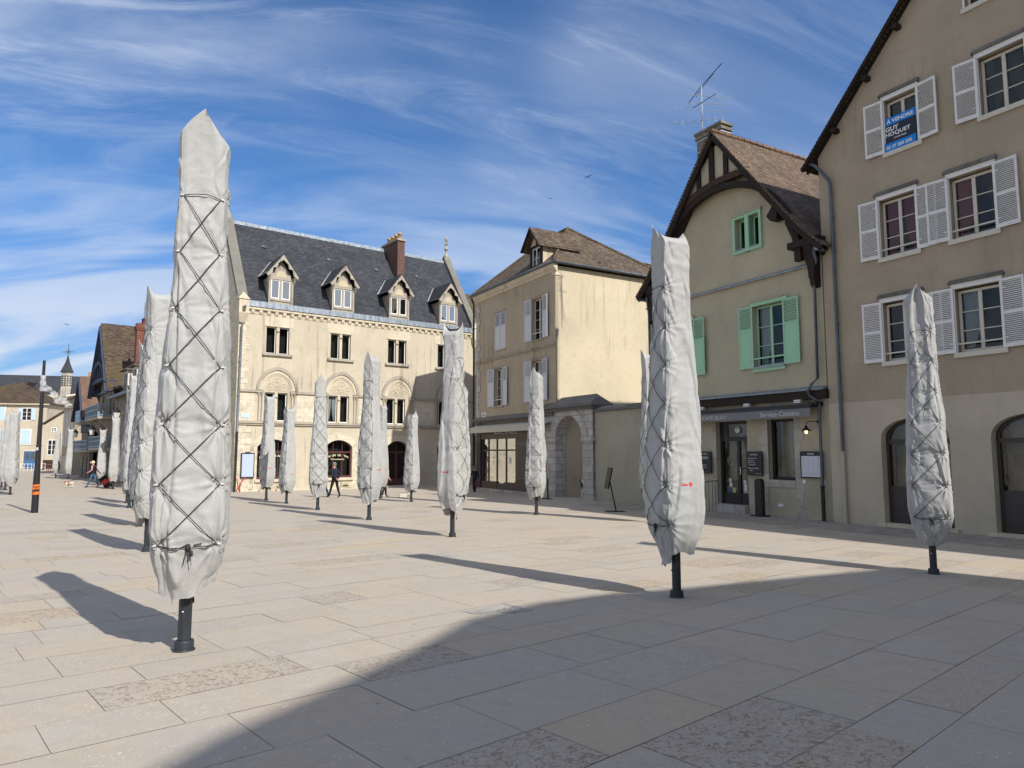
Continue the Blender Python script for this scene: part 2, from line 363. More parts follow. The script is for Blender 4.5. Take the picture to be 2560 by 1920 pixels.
spot = g.math('MULTIPLY', g.rng(g.math('ADD', v2_.outputs['Distance'], g.math('MULTIPLY', n_mid, .05)), .055, .085, 1, 0, True), g.rng(sc_.outputs[0], .55, .6, 0, .55))
col = g.mix(spot, col, (.17, .15, .13))
wet = g.rng(g.noise(.55, 4, .6, loc=(2, 8, 0), dist=.8), .62, .66, 0, .12, True)
col = g.mix(wet, col, (.55, .54, .53))
g.set(col, g.rng(n_mid, .3, .7, .72, .95), g.bump(g.math('SUBTRACT', g.math('ADD', g.math('MULTIPLY', n_fine, .35), n_mid), g.math('MULTIPLY', pk, .9)), .25, .008)); M['slab'] = g.m
g = G(mat('mortar', (.25, .22, .18), .95)); g.set(g.mix(g.noise(2, 4), (.32, .28, .23), (.48, .43, .36))); M['mortar'] = g.m
g = G(mat('small_pavers', (.35, .31, .27), .9)); v, f = g.brick(.24, .15, .006, distort=.01)
col = g.ramp(v, [(0, (.27, .245, .215)), (.5, (.36, .315, .27)), (1, (.44, .37, .30))]); col = g.mix(g.rng(g.noise(2, 5, .7), .45, .7, 0, .5), col, (.22, .2, .18)); col = g.mix(f, col, (.14, .12, .1))
g.set(col, None, g.bump(g.math('SUBTRACT', g.noise(30, 3), f), .4, .01)); M['paver'] = g.m
M['earth'] = plaster('terrain', (.3, .27, .22))
# cloth
g = G(mat('cover_cloth', (.37, .371, .36), .65, spec=.35)); n = g.noise(2.2, 4, .6); n2 = g.noise(9, 4, .6, dist=.8); n3 = g.noise(1.0, 3, .6, sc=(6, 6, .4))
col = g.mix(g.rng(n, .4, .7), (.40, .40, .388), (.355, .356, .346)); col = g.mix(g.rng(n3, .58, .75, 0, .25, True), col, (.275, .27, .255))
wv = g.n.new('ShaderNodeTexWave'); wv.inputs['Scale'].default_value = 60; wv.inputs['Distortion'].default_value = 2; g.l(g.tc.outputs['Object'], wv.inputs[0])
stn = g.rng(g.noise(1.6, 6, .65, sc=(1, 1, .5), dist=1.2, loc=(4, 4, 4)), .55, .60, 0, .22, True); col = g.mix(stn, col, (.29, .28, .25)); b1 = g.bump(n2, .35, .02); g.set(col, None, g.bump(wv.outputs[1], .04, .002, b1)); g.b.inputs['Sheen Weight'].default_value = .15; M['cloth'] = g.m
M['cord'] = mat('black_cord', (.02, .02, .022), .7); M['pole'] = metal('anthracite_metal', (.035, .042, .05), .45, .3)
M['red'] = mat('logo_red', (.65, .03, .04), .7); M['bolt'] = metal('bolt_steel', (.6, .6, .6), .3, 1)
M['tab'] = mat('cloth_tab', (.66, .65, .62), .8)
# houses
M['r_up'] = plaster('grey_brown_render', (.425, .352, .26), .35, 26, 1, .5, .6)
M['r_low'] = plaster('beige_render', (.52, .455, .345), .4, 40, 1, .4, .3)
M['c_wall'] = plaster('green_beige_render', (.46, .412, .295), .2, 40, .6, .3, .35)
M['c_low'] = plaster('lower_beige_render', (.46, .41, .30), .3, 50, 1, .4, .2)
M['y_front'] = plaster('ochre_render', (.44, .365, .27), .6, 50, 1, .4, .2, (.16, .13, .1))
M['y_side'] = plaster('cream_weathered_render', (.55, .475, .34), .4, 50, 1.1, .7, .2, (.17, .15, .12), .3)
M['g_wall'] = plaster('aged_cream_plaster', (.54, .475, .365), .7, 45, 1, 1.0, .3, (.25, .21, .17), .4)
M['g_stone'] = stonework('pale_ashlar', (.60, .54, .42), .62, .32, .007, .16, .62, .35, .35)
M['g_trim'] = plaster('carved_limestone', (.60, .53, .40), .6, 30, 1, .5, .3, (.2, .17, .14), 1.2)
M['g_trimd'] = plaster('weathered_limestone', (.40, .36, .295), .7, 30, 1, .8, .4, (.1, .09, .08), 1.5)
M['gate'] = stonework('gate_rough_stone', (.47, .44, .40), .6, .34, .012, .3, .5, .8, .75)
M['cap'] = stonework('dark_mossy_stone', (.17, .165, .15), 1.2, .5, .01, .4, .5, .8, .7)
M['gardenw'] = plaster('garden_wall_render', (.40, .365, .275), .5, 40, 1, .4, .2)
M['quoin'] = stonework('quoin_stone', (.47, .43, .36), .9, .5, .006, .3, .6, .6, .6)
M['row_stone'] = stonework('shaded_row_stone', (.24, .21, .165), .5, .28, .01, .4, .6, .6, .6); M['slate'] = tiles('slate', [(.045, .05, .06), (.06, .065, .078), (.085, .09, .10)], .22, .13, None, .07, .5)  # row stone darkened so its colour carries the shade on those fronts
M['tile_c'] = tiles('new_brown_tile', [(.14, .10, .072), (.18, .13, .092), (.24, .18, .13)], .17, .14, None, .10, 1)
M['tile_y'] = tiles('old_flat_tile', [(.10, .07, .05), (.15, .105, .075), (.24, .18, .135), (.12, .10, .085)], .17, .11, (.15, .13, .05), .45, 1)
M['tile_b'] = tiles('brown_far_tile', [(.075, .053, .04), (.12, .083, .06), (.16, .12, .09)], .2, .13, (.14, .11, .05), .35, 1)
M['tile_r'] = tiles('red_far_tile', [(.20, .12, .085), (.26, .16, .11), (.18, .12, .09)], .2, .13, None, .2, 1)
M['coping'] = plaster('grey_weathered_coping', (.20, .19, .165), .7, 30, 1, .8, .4); M['timber'] = wood('dark_timber', (.026, .017, .013)); M['timber2'] = wood('red_brown_timber', (.055, .03, .021)); M['bluetim'] = wood('blue_timber', (.05, .065, .11))
M['white'] = paint('white_paint', (.78, .77, .75), .5, .2); M['white2'] = paint('white_shutter_paint', (.74, .73, .705), .55, .3)
M['green'] = paint('mint_green_paint', (.32, .57, .38), .5, .06, (.2, .35, .22)); M['bluew'] = paint('pale_blue_white_paint', (.56, .58, .61), .55, .22)
M['skyblue'] = paint('sky_blue_paint', (.46, .60, .74), .5, .12); M['blue'] = paint('deep_blue_paint', (.05, .14, .30), .5, .1); M['bluerail'] = paint('grey_blue_paint', (.22, .30, .38), .5, .1)
M['cream'] = paint('cream_paint', (.6, .56, .47), .5, .25); M['zinc'] = metal('zinc', (.30, .34, .38), .45, .5); M['zincd'] = metal('grey_downpipe', (.11, .13, .15), .45, .4)
M['zinclight'] = metal('zinc_ridge', (.48, .50, .52), .5, .3); M['castiron'] = metal('cast_iron', (.025, .022, .022), .5, .3); M['pipe_be'] = paint('beige_pipe', (.45, .41, .34), .5, .2)
M['black'] = paint('black_paint', (.018, .018, .02), .4, .05, (.05, .05, .05)); M['darkbrown'] = paint('dark_brown_panel', (.045, .036, .034), .35, .1, (.07, .06, .05))
M['maroon'] = paint('maroon_paint', (.09, .028, .03), .45, .1); M['awn_g'] = paint('grey_awning_cloth', (.20, .20, .215), .8, .1); M['awn_w'] = paint('cream_awning_cloth', (.52, .49, .42), .8, .4, (.3, .28, .24))
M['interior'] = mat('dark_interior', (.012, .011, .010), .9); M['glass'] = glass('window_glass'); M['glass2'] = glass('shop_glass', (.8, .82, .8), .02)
M['glassm'] = glass('shopfront_reflective_glass', (.5, .5, .5), .5)
M['curtain_r'] = mat('wine_red_curtain', (.24, .035, .045), .85); M['curtain_w'] = mat('white_net_curtain', (.40, .41, .42), .9); M['curtain_g'] = mat('green_curtain', (.02, .05, .035), .85)
M['brick'] = stonework('red_brick', (.21, .085, .058), .22, .075, .01, .4, .8, .5, .3); M['brick_d'] = stonework('dark_red_brick', (.135, .075, .062), .22, .075, .01, .5, 1.2, .5, .3)
M['chim'] = stonework('chimney_rubble', (.22, .20, .16), .3, .12, .01, .5, .6, .6, .6); M['terra'] = plaster('terracotta', (.42, .28, .16))
M['lett_w'] = mat('white_lettering', (.75, .75, .73), .6); M['lett_c'] = mat('cream_lettering', (.78, .72, .45), .6); M['lett_gold'] = mat('dull_gold_lettering', (.28, .25, .17), .6); M['lett_g'] = mat('pale_grey_lettering', (.62, .61, .57), .7)
M['paper'] = mat('white_paper', (.62, .63, .68), .6); M['yellowp'] = mat('yellow_sticker', (.55, .5, .12), .6); M['bluep'] = mat('blue_sticker', (.03, .12, .4), .6)
M['sign_b'] = mat('sign_blue', (.0, .20, .62), .5); M['sign_n'] = mat('sign_navy', (.012, .010, .03), .5)
M['rail'] = metal('iron_rail', (.02, .02, .022), .5, .3); M['skin'] = mat('skin', (.48, .28, .2), .6); M['orange'] = mat('orange_tape', (.75, .18, .02), .5)
M['plant'] = plaster('leaf_green', (.05, .10, .02)); M['bulb'] = emis('lit_bulb', (1, .72, .3), 3.0, (.9, .8, .5)); M['led'] = emis('led_screen', (.50, .58, .92), .85, (.1, .1, .1))
M['redpaint'] = paint('red_paint', (.5, .035, .02), .5, .2)
g = G(mat('clear_film', (.8, .8, .82), .25)); g.b.inputs['Alpha'].default_value = .42; M['film'] = g.m

# ------------------------------------------------------------------ ground
def sheet(name, x0, x1, y0, y1, step, dz, m, ang=0, O=(0, 0)):
    nx = int((x1-x0)/step); ny = int((y1-y0)/step); ca, sa = math.cos(ang), math.sin(ang); vs = []
    for j in range(ny+1):
        for i in range(nx+1):
            a = x0+(x1-x0)*i/nx; b = y0+(y1-y0)*j/ny; X = O[0]+a*ca-b*sa; Y = O[1]+a*sa+b*ca
            vs.append((X, Y, gz(X, Y)+dz))
    mb = MB(); mb.add(vs, [(j*(nx+1)+i, j*(nx+1)+i+1, (j+1)*(nx+1)+i+1, (j+1)*(nx+1)+i) for j in range(ny) for i in range(nx)])
    o = mb.build(name, m); return tag(o, kind='structure')
vs = []; ring = [0, 40, 120, 300, 900, 2600]
mb = MB(); n = 40
for r in ring:
    for k in range(n):
        X = r*math.cos(2*math.pi*k/n); Y = 40+r*math.sin(2*math.pi*k/n); vs.append((X, Y, (gz(X, Y)-.5 if r < 130 else -1.6)))
mb.add(vs, [(i*n+k, i*n+(k+1) % n, (i+1)*n+(k+1) % n, (i+1)*n+k) for i in range(len(ring)-1) for k in range(n)])
tag(mb.build('ground', M['earth']), kind='structure')
sheet('mortar_bed', -75, 40, -25, 125, 1.2, -.006, M['mortar'])
A = math.atan2(.665, .747); ca, sa = math.cos(A), math.sin(A)      # slab courses run this way
rnd = random.Random(3); vs = []; fs = []; tone = []; kind = []; b = -95.0
while b < 115:
    hgt = rnd.choice([.42, .5, .6, .6, .7, .78]); a = -75+rnd.random()
    while a < 120:
        ln = rnd.uniform(.6, 1.6); cx, cy = a+ln/2, b+hgt/2; X = cx*ca-cy*sa; Y = cx*sa+cy*ca
        if -72 < X < 38 and -22 < Y < 122 and abs(X) < 14+Y*.95+12:
            o = len(vs); gp = .0028; dz = rnd.uniform(-.0012, .0012)
            for u, v in ((a+gp, b+gp), (a+ln-gp, b+gp), (a+ln-gp, b+hgt-gp), (a+gp, b+hgt-gp)):
                x = u*ca-v*sa; y = u*sa+v*ca; vs.append((x, y, gz(x, y)+dz))
            fs.append((o, o+1, o+2, o+3)); t = rnd.random(); k = rnd.random(); tone += [t]*4; kind += [k]*4
        a += ln
    b += hgt
mb = MB(); mb.add(vs, fs); pz = mb.build('plaza_paving', M['slab']); tag(pz, kind='structure')
for nm, dat in (('slab_tone', tone), ('slab_kind', kind)):
    a_ = pz.data.attributes.new(nm, 'FLOAT', 'POINT'); a_.data.foreach_set('value', dat)

# frames of the two street fronts: origin, angle
RO = Vector((10.2238, 21.5407, 0)); RA = math.atan2(-.8691, .4946)
GO = Vector((-16.0652, 40.725, 0)); GA = math.atan2(.6018, .7986)
def RW(x, y, z): c, s_ = math.cos(RA), math.sin(RA); return Vector((RO.x+x*c-y*s_, RO.y+x*s_+y*c, z))
def GW(x, y, z): c, s_ = math.cos(GA), math.sin(GA); return Vector((GO.x+x*c-y*s_, GO.y+x*s_+y*c, z))
sheet('pavement', -10.5, 24, -2.6, .6, .6, .005, M['paver'], RA, (RO.x, RO.y))
def root_R(name, x, y, label, cat, group=None, z=0):
    p = RW(x, y, z); return empty(name, p, RA, label, cat, group)
# all parts of a house are written in its street frame; shift() moves them to the house's own base
class House:
    def __init__(s, name, fr, x0, label, cat='house', z0=0):
        Wf = RW if fr == 'R' else GW; s.x0 = x0; s.z0 = z0
        s.root = empty(name, Wf(x0, 0, z0), RA if fr == 'R' else GA, label, cat)
        s.xf = Matrix.Translation((-x0, 0, -z0))
    def b(s, mb, name, m, parent=None, label=None): return mb.build(name, m, parent or s.root, label, s.xf)

# ------------------------------------------------------------------ windows and shutters
def window(H, x0, x1, z0, z1, y, fm, nx=2, nz=3, fr=.06, curtain=None, gm='glass', depth=.32, bars=.025, arch=None, transom=None, solid=None, open_l=False, cside=0, label=None):
    m = MB(); y1 = y+.06
    m.box(x0, x0+fr, y, y1, z0, z1); m.box(x1-fr, x1, y, y1, z0, z1); m.box(x0+fr, x1-fr, y, y1, z0, z0+fr)
    if not arch: m.box(x0+fr, x1-fr, y, y1, z1-fr, z1)
    else:
        inn = [(x0+(p[0]-x0)*.94+(x1-x0)*.03, p[1]-fr) for p in arch]; m.band(inn, arch, y, y1)
    st = .09; wd = (x1-x0-2*fr)/nx
    for i in range(1, nx):
        xc = x0+fr+wd*i; m.box(xc-st/2, xc+st/2, y-.012, y1, z0+fr, z1-fr if not arch else (transom or z1))
    ztop = transom if transom else z1-fr
    zb = z0+fr if solid is None else solid
    for k in range(1, nz):
        zc = zb+(ztop-zb)*k/nz; m.box(x0+fr, x1-fr, y+.012, y+.045, zc-bars/2, zc+bars/2)
    if transom: m.box(x0+fr, x1-fr, y-.004, y1-.002, transom-.04, transom+.04)
    if solid is not None: m.box(x0+fr, x1-fr, y+.01, y+.05, z0+fr, solid)
    wdw = H.b(m, 'window', fm, None, label)
    g_ = MB(); g_.add([(x0+.01, y+.032, z0+.01), (x1-.01, y+.032, z0+.01), (x1-.01, y+.032, z1-.01), (x0+.01, y+.032, z1-.01)], [(0, 1, 2, 3)])
    H.b(g_, 'pane', M[gm], wdw)
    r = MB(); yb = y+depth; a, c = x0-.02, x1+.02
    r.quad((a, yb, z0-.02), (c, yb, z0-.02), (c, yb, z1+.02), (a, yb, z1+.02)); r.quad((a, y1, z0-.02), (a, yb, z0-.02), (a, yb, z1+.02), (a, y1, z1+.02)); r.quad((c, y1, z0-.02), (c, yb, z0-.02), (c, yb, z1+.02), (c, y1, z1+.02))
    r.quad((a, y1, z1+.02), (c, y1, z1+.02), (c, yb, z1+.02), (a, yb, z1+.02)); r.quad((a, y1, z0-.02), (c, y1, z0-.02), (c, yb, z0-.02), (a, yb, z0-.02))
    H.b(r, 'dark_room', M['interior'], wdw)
    if curtain:
        cm = M[curtain]; k = MB()
        for sd in ((0, 1) if cside == 0 else ((0,) if cside < 0 else (1,))):
            n = 18; vs = []
            xa, xb = (x0+fr, (x0+x1)/2-.02) if sd == 0 else ((x0+x1)/2+.02, x1-fr)
            zz_ = [z1, z1-(z1-z0)*.35, z1-(z1-z0)*.65, z0+.12]
            for j, zc in enumerate(zz_):
                wn = [1, .96, .8, .45][j]
                for i in range(n+1):
                    t = i/n; xx = xa+(xb-xa)*t*wn if sd == 0 else xb-(xb-xa)*(1-t)*wn
                    vs.append((xx, y+.12+.025*math.sin(i*2.1+j*.4), zc))
            k.add(vs, [(j*(n+1)+i, j*(n+1)+i+1, (j+1)*(n+1)+i+1, (j+1)*(n+1)+i) for j in range(3) for i in range(n)], True)
        H.b(k, 'curtain', cm, wdw)
    return wdw
def shutter(H, xh, wd, side, z0, z1, y, m, style='full', ang=0, nsl=24):
    # side -1: leaf lies left of the hinge xh, +1: right
    s = MB(); st = .055; t = .035; ang += R_(random.uniform(-2, 4)) if ang > R_(2) else 0
    def bx(a, b, y0, y1, c, d): s.box(a, b, y0, y1, c, d)
    bx(0, st, 0, t, z0, z1); bx(wd-st, wd, 0, t, z0, z1)
    def louv(a, b, n):
        for i in range(n):
            zc = a+(b-a)*(i+.5)/n; hh = (b-a)/n*.62
            s.add([(st, .004, zc-hh*.5), (wd-st, .004, zc-hh*.5), (wd-st, t-.004, zc+hh*.5), (st, t-.004, zc+hh*.5), (st, .012, zc-hh*.5-.004), (wd-st, .012, zc-hh*.5-.004), (wd-st, t, zc+hh*.5-.008), (st, t, zc+hh*.5-.008)], [(0, 1, 2, 3), (4, 7, 6, 5), (0, 4, 5, 1), (3, 2, 6, 7)])
    if style == 'full':
        mid = (z0+z1)/2
        bx(st, wd-st, .001, t-.001, z0, z0+.10); bx(st, wd-st, .001, t-.001, mid-.04, mid+.04); bx(st, wd-st, .001, t-.001, z1-.07, z1)
        louv(z0+.1, mid-.04, nsl//2); louv(mid+.04, z1-.07, nsl//2)
    else:
        zm = z0+(z1-z0)*.62; bx(st, wd-st, .001, t-.001, z0, z0+.08); bx(st, wd-st, .001, t-.001, zm-.035, zm+.035); bx(st, wd-st, .001, t-.001, z1-.06, z1)
        bx(st+.0, wd-st, .012, t-.006, z0+.08, zm-.035); bx(st+.05, wd-st-.05, .005, .013, z0+.13, zm-.085); louv(zm+.035, z1-.06, nsl//2)
    bx(wd*.45, wd*.45+.12, -.012, 0, z0+.035, z0+.06)
    for zc in (z0+.25, z1-.25): bx(-.01, .14, -.006, 0, zc-.015, zc+.015)
    s.box(-.01, 0, 0, t, z0+.002, z1-.002)
    X = []
    for v in s.v:
        x, yy = v[0]*math.cos(ang)+0, v[1]; yv = yy*math.cos(ang)-v[0]*math.sin(ang)
        X.append((xh+side*(v[0]*math.cos(ang)+yy*math.sin(ang)), y+yv-t-.01, v[2]))
    s.v = X
    return H.b(s, 'shutter', m)
def gutter_pipe(H, pts, r, m, name='downpipe', rings=()):
    s = MB(); s.tube(pts, r, 10)
    for z in rings: s.lathe([(r+.012, -.03), (r+.012, .03)], (pts[-1][0], pts[-1][1], z), 10)
    return H.b(s, name, m)

# ------------------------------------------------------------------ closed parasols in laced covers (built 5 m tall, front = -y)
ROWS = [4.26-.545*i for i in range(7)]
def prof(z):
    K = [(.50, .19, .175), (.62, .235, .215), (.80, .30, .275), (.98, .342, .315), (1.15, .36, .335), (1.5, .356, .33), (2.0, .338, .318), (2.7, .30, .285), (3.3, .26, .25), (3.9, .23, .222), (4.4, .218, .215), (4.95, .222, .235), (5.2, .222, .24)]
    for i in range(len(K)-1):
        if z <= K[i+1][0]:
            t = max(0, (z-K[i][0])/(K[i+1][0]-K[i][0]))
            return tuple(K[i][j]+(K[i+1][j]-K[i][j])*t for j in (1, 2))
    return K[-1][1:]
def crease(p, off, f, w_):                         # sharp pressed fold lines where a noise field changes sign
    v = noise.noise(Vector((p[0]*f[0], p[1]*f[1], p[2]*f[2]))+off)
    q = v/w_
    return (1 if q > 1 else (-1 if q < -1 else q*(1.5-.5*q*q)))*(1-min(1, abs(v)*2.2))
def cover_mesh(seed, NV=230, NT=160, low=False):
    rd = random.Random(seed); off = Vector((seed*3.7, seed*1.3, 0)); ph = [rd.uniform(0, 6.28) for _ in range(12)]
    zs = 4.86; TOP = 16; vs = np.zeros(((NV+TOP)*NT, 3)); ey = []
    for i, z in enumerate(ROWS):
        for sd in (-1, 1): ey.append((sd, z+rd.uniform(-.02, .02), rd.uniform(.5, 1.4)*(1.35 if i > 3 else .9), rd.uniform(0, 6.28)))
    side_e = [(sd, 1.05+rd.uniform(-.05, .1), rd.uniform(.6, 1.2), rd.uniform(0, 6)) for sd in (-1, 1)]
    tilt = rd.uniform(-.06, .06); lean = rd.uniform(-.015, .015); idx = 0
    for j in range(NV+TOP):
        top = j >= NV; s = (j-NV+1)/TOP if top else 0
        for k in range(NT):
            th = 2*math.pi*k/NT; ct, st = math.cos(th), math.sin(th)
            hem = .575+.05*math.cos(2*th+ph[0]*.2)+.06*math.cos(th-ph[0])+.03*math.sin(3*th+ph[1])+.012*math.sin(9*th+ph[2])
            t = min(j, NV-1)/(NV-1); z = hem+(zs-hem)*t
            a, b = prof(z); pw = 2/(3.2+1.2*max(0, min(1, (z-.8)/.5))+.8*max(0, min(1, (z-3.8)/.5)))
            x = a*math.copysign(abs(ct)**pw, ct); y = b*math.copysign(abs(st)**pw, st)
            nx, ny = ct, st; p = (x, y, z); d = 0
            up = max(0, (z-3.6)/1.2)
            d += .020*noise.noise(Vector((x*3, y*3, z*.6))+off)
            d += .019*crease(p, off, (4.5, 4.5, .42), .07)                 # long hanging folds
            d += .009*crease((x+z*.22, y+z*.22, z), off*1.3, (4, 4, .8), .09)   # slanting drag folds
            d += .008*(up+.25)*crease((x-z*.6, y, z), -off, (6, 6, 2.0), .12)
            d += .0016*noise.noise(Vector((x*16, y*16, z*5))+off)
            v5 = noise.noise(Vector((x*3.5+z*.5, y*3.5+z*.4, z*.5+9))+off*.7); d -= .013*max(0, 1-abs(v5)*12)
            if st < .2 and not top:
                for sd, ze, amp, fph in ey:
                    dz = z-ze
                    if abs(dz) > .5: continue
                    xe = sd*.76*prof(ze)[0]; dx = x-xe
                    if abs(ct) > .9 and ct*sd > 0: dx += (y+b)*sd*.9
                    r = math.hypot(dx, dz)
                    if r > .5: continue
                    f = math.atan2(dz, dx)
                    d -= .024*amp*math.exp(-(r/.045)**2)
                    w_ = math.exp(-r/.16)*min(1, r/.03)
                    sn = math.sin(6*f+fph+2*math.sin(f)); d += .018*amp*w_*(1-2*abs(sn)**.6)
                if abs(x) < a*.75:
                    for i in range(6):
                        zc = (ROWS[i]+ROWS[i+1])/2; r = math.hypot(x, (z-zc)*.8); d -= .018*math.exp(-(r/.06)**2)
                        if r < .35: d += .008*math.exp(-r/.1)*(1-2*abs(math.sin(3*math.atan2(z-zc, x)+ph[i])))
                    if ROWS[-1] < z < ROWS[0]: d += .028*abs(math.sin(math.pi*(z-ROWS[0])/(ROWS[0]-ROWS[1])))*math.exp(-(x/.11)**2)
                if st < 0: d -= .012*math.exp(-((x-.010*math.sin(z*3+ph[3]))/.009)**2)
            if z < 1.0:
                q = (1.0-z)/.5; d += .022*q*(1-2*abs(math.sin(2.5*th+ph[4]+z*1.5)))+.010*q*math.sin(8*th+ph[5]-z*9)
            if abs(st) > .3 and abs(ct) > .3 and z > .95: d += .006*min(1, (z-.95)/.2)*math.exp(-((abs(st)-abs(ct))/.06)**2)   # seam piping at the corners
            x += nx*d; y += ny*d
            if z > 4.3 or top:
                q = 1 if top else (z-4.3)/(zs-4.3); x += tilt*.15*q; y += lean*q
                z += tilt*(x/.2)*.9*q
            if top:
                z += .19*(1-(1-s)**1.7)+((.10 if seed in (1, 4) else .17)*min(1.35, abs(y)/.23)**4-(.045 if seed in (1, 4) else .075))*s
                x *= (1-s**1.1); y *= 1+.09*s*abs(y)/.2
            vs[idx] = (x, y, z); idx += 1
    n = NV+TOP
    fs = [(j*NT+k, j*NT+(k+1) % NT, (j+1)*NT+(k+1) % NT, (j+1)*NT+k) for j in range(n-1) for k in range(NT)]
    m = MB(); m.add([tuple(v) for v in vs], fs, True)
    v0 = [Vector(vs[k]) for k in range(NT)]           # a turned-under hem so the cover has thickness
    m.add([tuple(v) for v in v0]+[(v.x*.95, v.y*.95, v.z+.05) for v in v0]+[(v.x*.6, v.y*.6, v.z+.16) for v in v0], [(r*NT+(k+1) % NT, r*NT+k, (r+1)*NT+k, (r+1)*NT+(k+1) % NT) for r in (0, 1) for k in range(NT)], True)
    bvh = BVHTree.FromPolygons([tuple(v) for v in vs], fs)
    return m, bvh
def make_parasol(seed, hi=True, label='', logo=True, tail=True):
    root = empty('closed_parasol', (0, 0, 0), 0, label, 'parasol')
    m, bvh = cover_mesh(seed, 240 if hi else 100, 168 if hi else 80)
    cov = m.build('fabric_cover', M['cloth'], root)
    rd = random.Random(seed+50)
    def front(x, z, o=.006):
        r = bvh.ray_cast(Vector((x, -1, z)), Vector((0, 1, 0)))
        return Vector((x, r[0].y-o, z)) if r[0] else Vector((x, -prof(z)[1]-o, z))
    eyes = [[sd*.76*prof(z)[0] for sd in (-1, 1)] for z in ROWS]
    c = MB(); ns = 14 if hi else 5
    def run(xa, za, xb, zb, sag=0):
        pts = []
        for i in range(ns+1):
            t = i/ns; q = math.sin(math.pi*t); pts.append(front(xa+(xb-xa)*t, za+(zb-za)*t-sag*q, .012+.012*q if hi else .014))
        c.tube(pts, .0044, 5, False)
    rr = .0062
    run(eyes[0][0], ROWS[0], eyes[0][1], ROWS[0], -.03)
    for i in range(6):
        run(eyes[i][0], ROWS[i], eyes[i+1][1], ROWS[i+1], rd.uniform(-.015, .01)); run(eyes[i][1], ROWS[i], eyes[i+1][0], ROWS[i+1], rd.uniform(-.015, .01))
    run(eyes[6][0], ROWS[6], eyes[6][1], ROWS[6], .02); run(eyes[6][0], ROWS[6]+.01, 0, ROWS[6]+.005, .035)
    c.build('lacing_cord', M['cord'], root)
    t = MB()
    for i, z in enumerate(ROWS):
        for sd in (0, 1):
            p = front(eyes[i][sd], z, .004); s_ = -1 if sd == 0 else 1
            t.tube([p, p+Vector((s_*.022, -.005, .004)), p+Vector((s_*.04, .004, -.004))], [.005, .008, .003], 6)
    t.build('eyelet_tabs', M['tab'], root)
    k = MB(); p = front(.01, ROWS[6]-.02, .02)
    k.lathe([(0, -.035), (.022, -.03), (.026, 0), (.018, .03), (0, .035)], tuple(p), 8); k.lathe([(0, -.03), (.017, -.025), (.015, .02), (0, .028)], (p.x+.03, p.y-.01, p.z-.05), 8)
    for dx in (-.02, .0, .02): k.tube([p, p+Vector((dx, -.012, -.07)), p+Vector((dx*1.8, -.004, -.14-abs(dx)))], .0035, 4)
    k.tube([front(.06, ROWS[6]+.0, .015), front(.13, ROWS[6]+.012, .02)], .006, 5)
    k.build('cord_lock', M['cord'], root)
    if tail:
        h = MB(); a_ = R_(seed*70 % 360); x, y = .16*math.cos(a_), .16*math.sin(a_); z0 = .60
        h.tube([(x, y, z0), (x*1.02, y*1.02, z0-.09), (x*1.1, y*1.05, z0-.19)], .004, 5); h.lathe([(0, -.03), (.012, -.02), (.012, .02), (0, .03)], (x*1.08, y*1.05, z0-.18), 6); h.build('hem_cord', M['cord'], root)
    p_ = MB(); ringn = 24
    def flute(r, z): return [((r+(.004 if q % 2 else 0))*math.cos(2*math.pi*q/ringn), (r+(.004 if q % 2 else 0))*math.sin(2*math.pi*q/ringn), z) for q in range(ringn)]
    p_.add(flute(.058, .07)+flute(.058, 1.1), [(q, (q+1) % ringn, (q+1) % ringn+ringn, q+ringn) for q in range(ringn)])
    p_.build('pole', M['pole'], root)
    q = MB(); q.lathe([(.104, -.03), (.104, .01), (.10, .016), (.090, .02), (.090, .085), (.083, .094), (.05, .094)], n=20, smooth=False); q.build('base_collar', M['pole'], root)
    b = MB(); b.lathe([(0, 0), (.012, 0), (.012, .008), (0, .01)], n=8); o = b.build('bolt', M['bolt'], root); o.location = (-.02, -.063, .36); o.rotation_euler = (R_(90), 0, 0)
    if logo:
        # lettering and burst emblem printed on both side faces, conformed to the cloth
        for sd in (-1, 1):
            cu = bpy.data.curves.new('t', 'FONT'); cu.body = 'Glatz'; cu.size = 1; cu.offset = .02; cu.resolution_u = 2
            o = bpy.data.objects.new('t', cu); C.objects.link(o); bpy.context.view_layer.update()
            me = bpy.data.meshes.new_from_object(o.evaluated_get(bpy.context.evaluated_depsgraph_get())); bpy.data.objects.remove(o)
            xs = [v.co.x for v in me.vertices]; a0, a1 = min(xs), max(xs); l = MB()
            # print is read left to right from outside
            def put(u, v_):
                y = sd*u-sd*.02; z = 1.52+v_
                r = bvh.ray_cast(Vector((sd*1, y, z)), Vector((-sd, 0, 0))); return (r[0].x+sd*.004 if r[0] else sd*.35, y, z)
            l.add([put((v.co.x-a0)/(a1-a0)*.115-.10, v.co.y*.052) for v in me.vertices], [list(p.vertices) for p in me.polygons])
            pts = [(0, 0)]+[((.036 if q % 2 == 0 else .022)*math.cos(2*math.pi*q/24), (.036 if q % 2 == 0 else .022)*math.sin(2*math.pi*q/24)) for q in range(24)]
            l.add([put(.062+p[0], .018+p[1]) for p in pts], [(0, q+1, (q+1) % 24+1) for q in range(24)])
            l.build('printed_logo', M['red'], root)
    return root
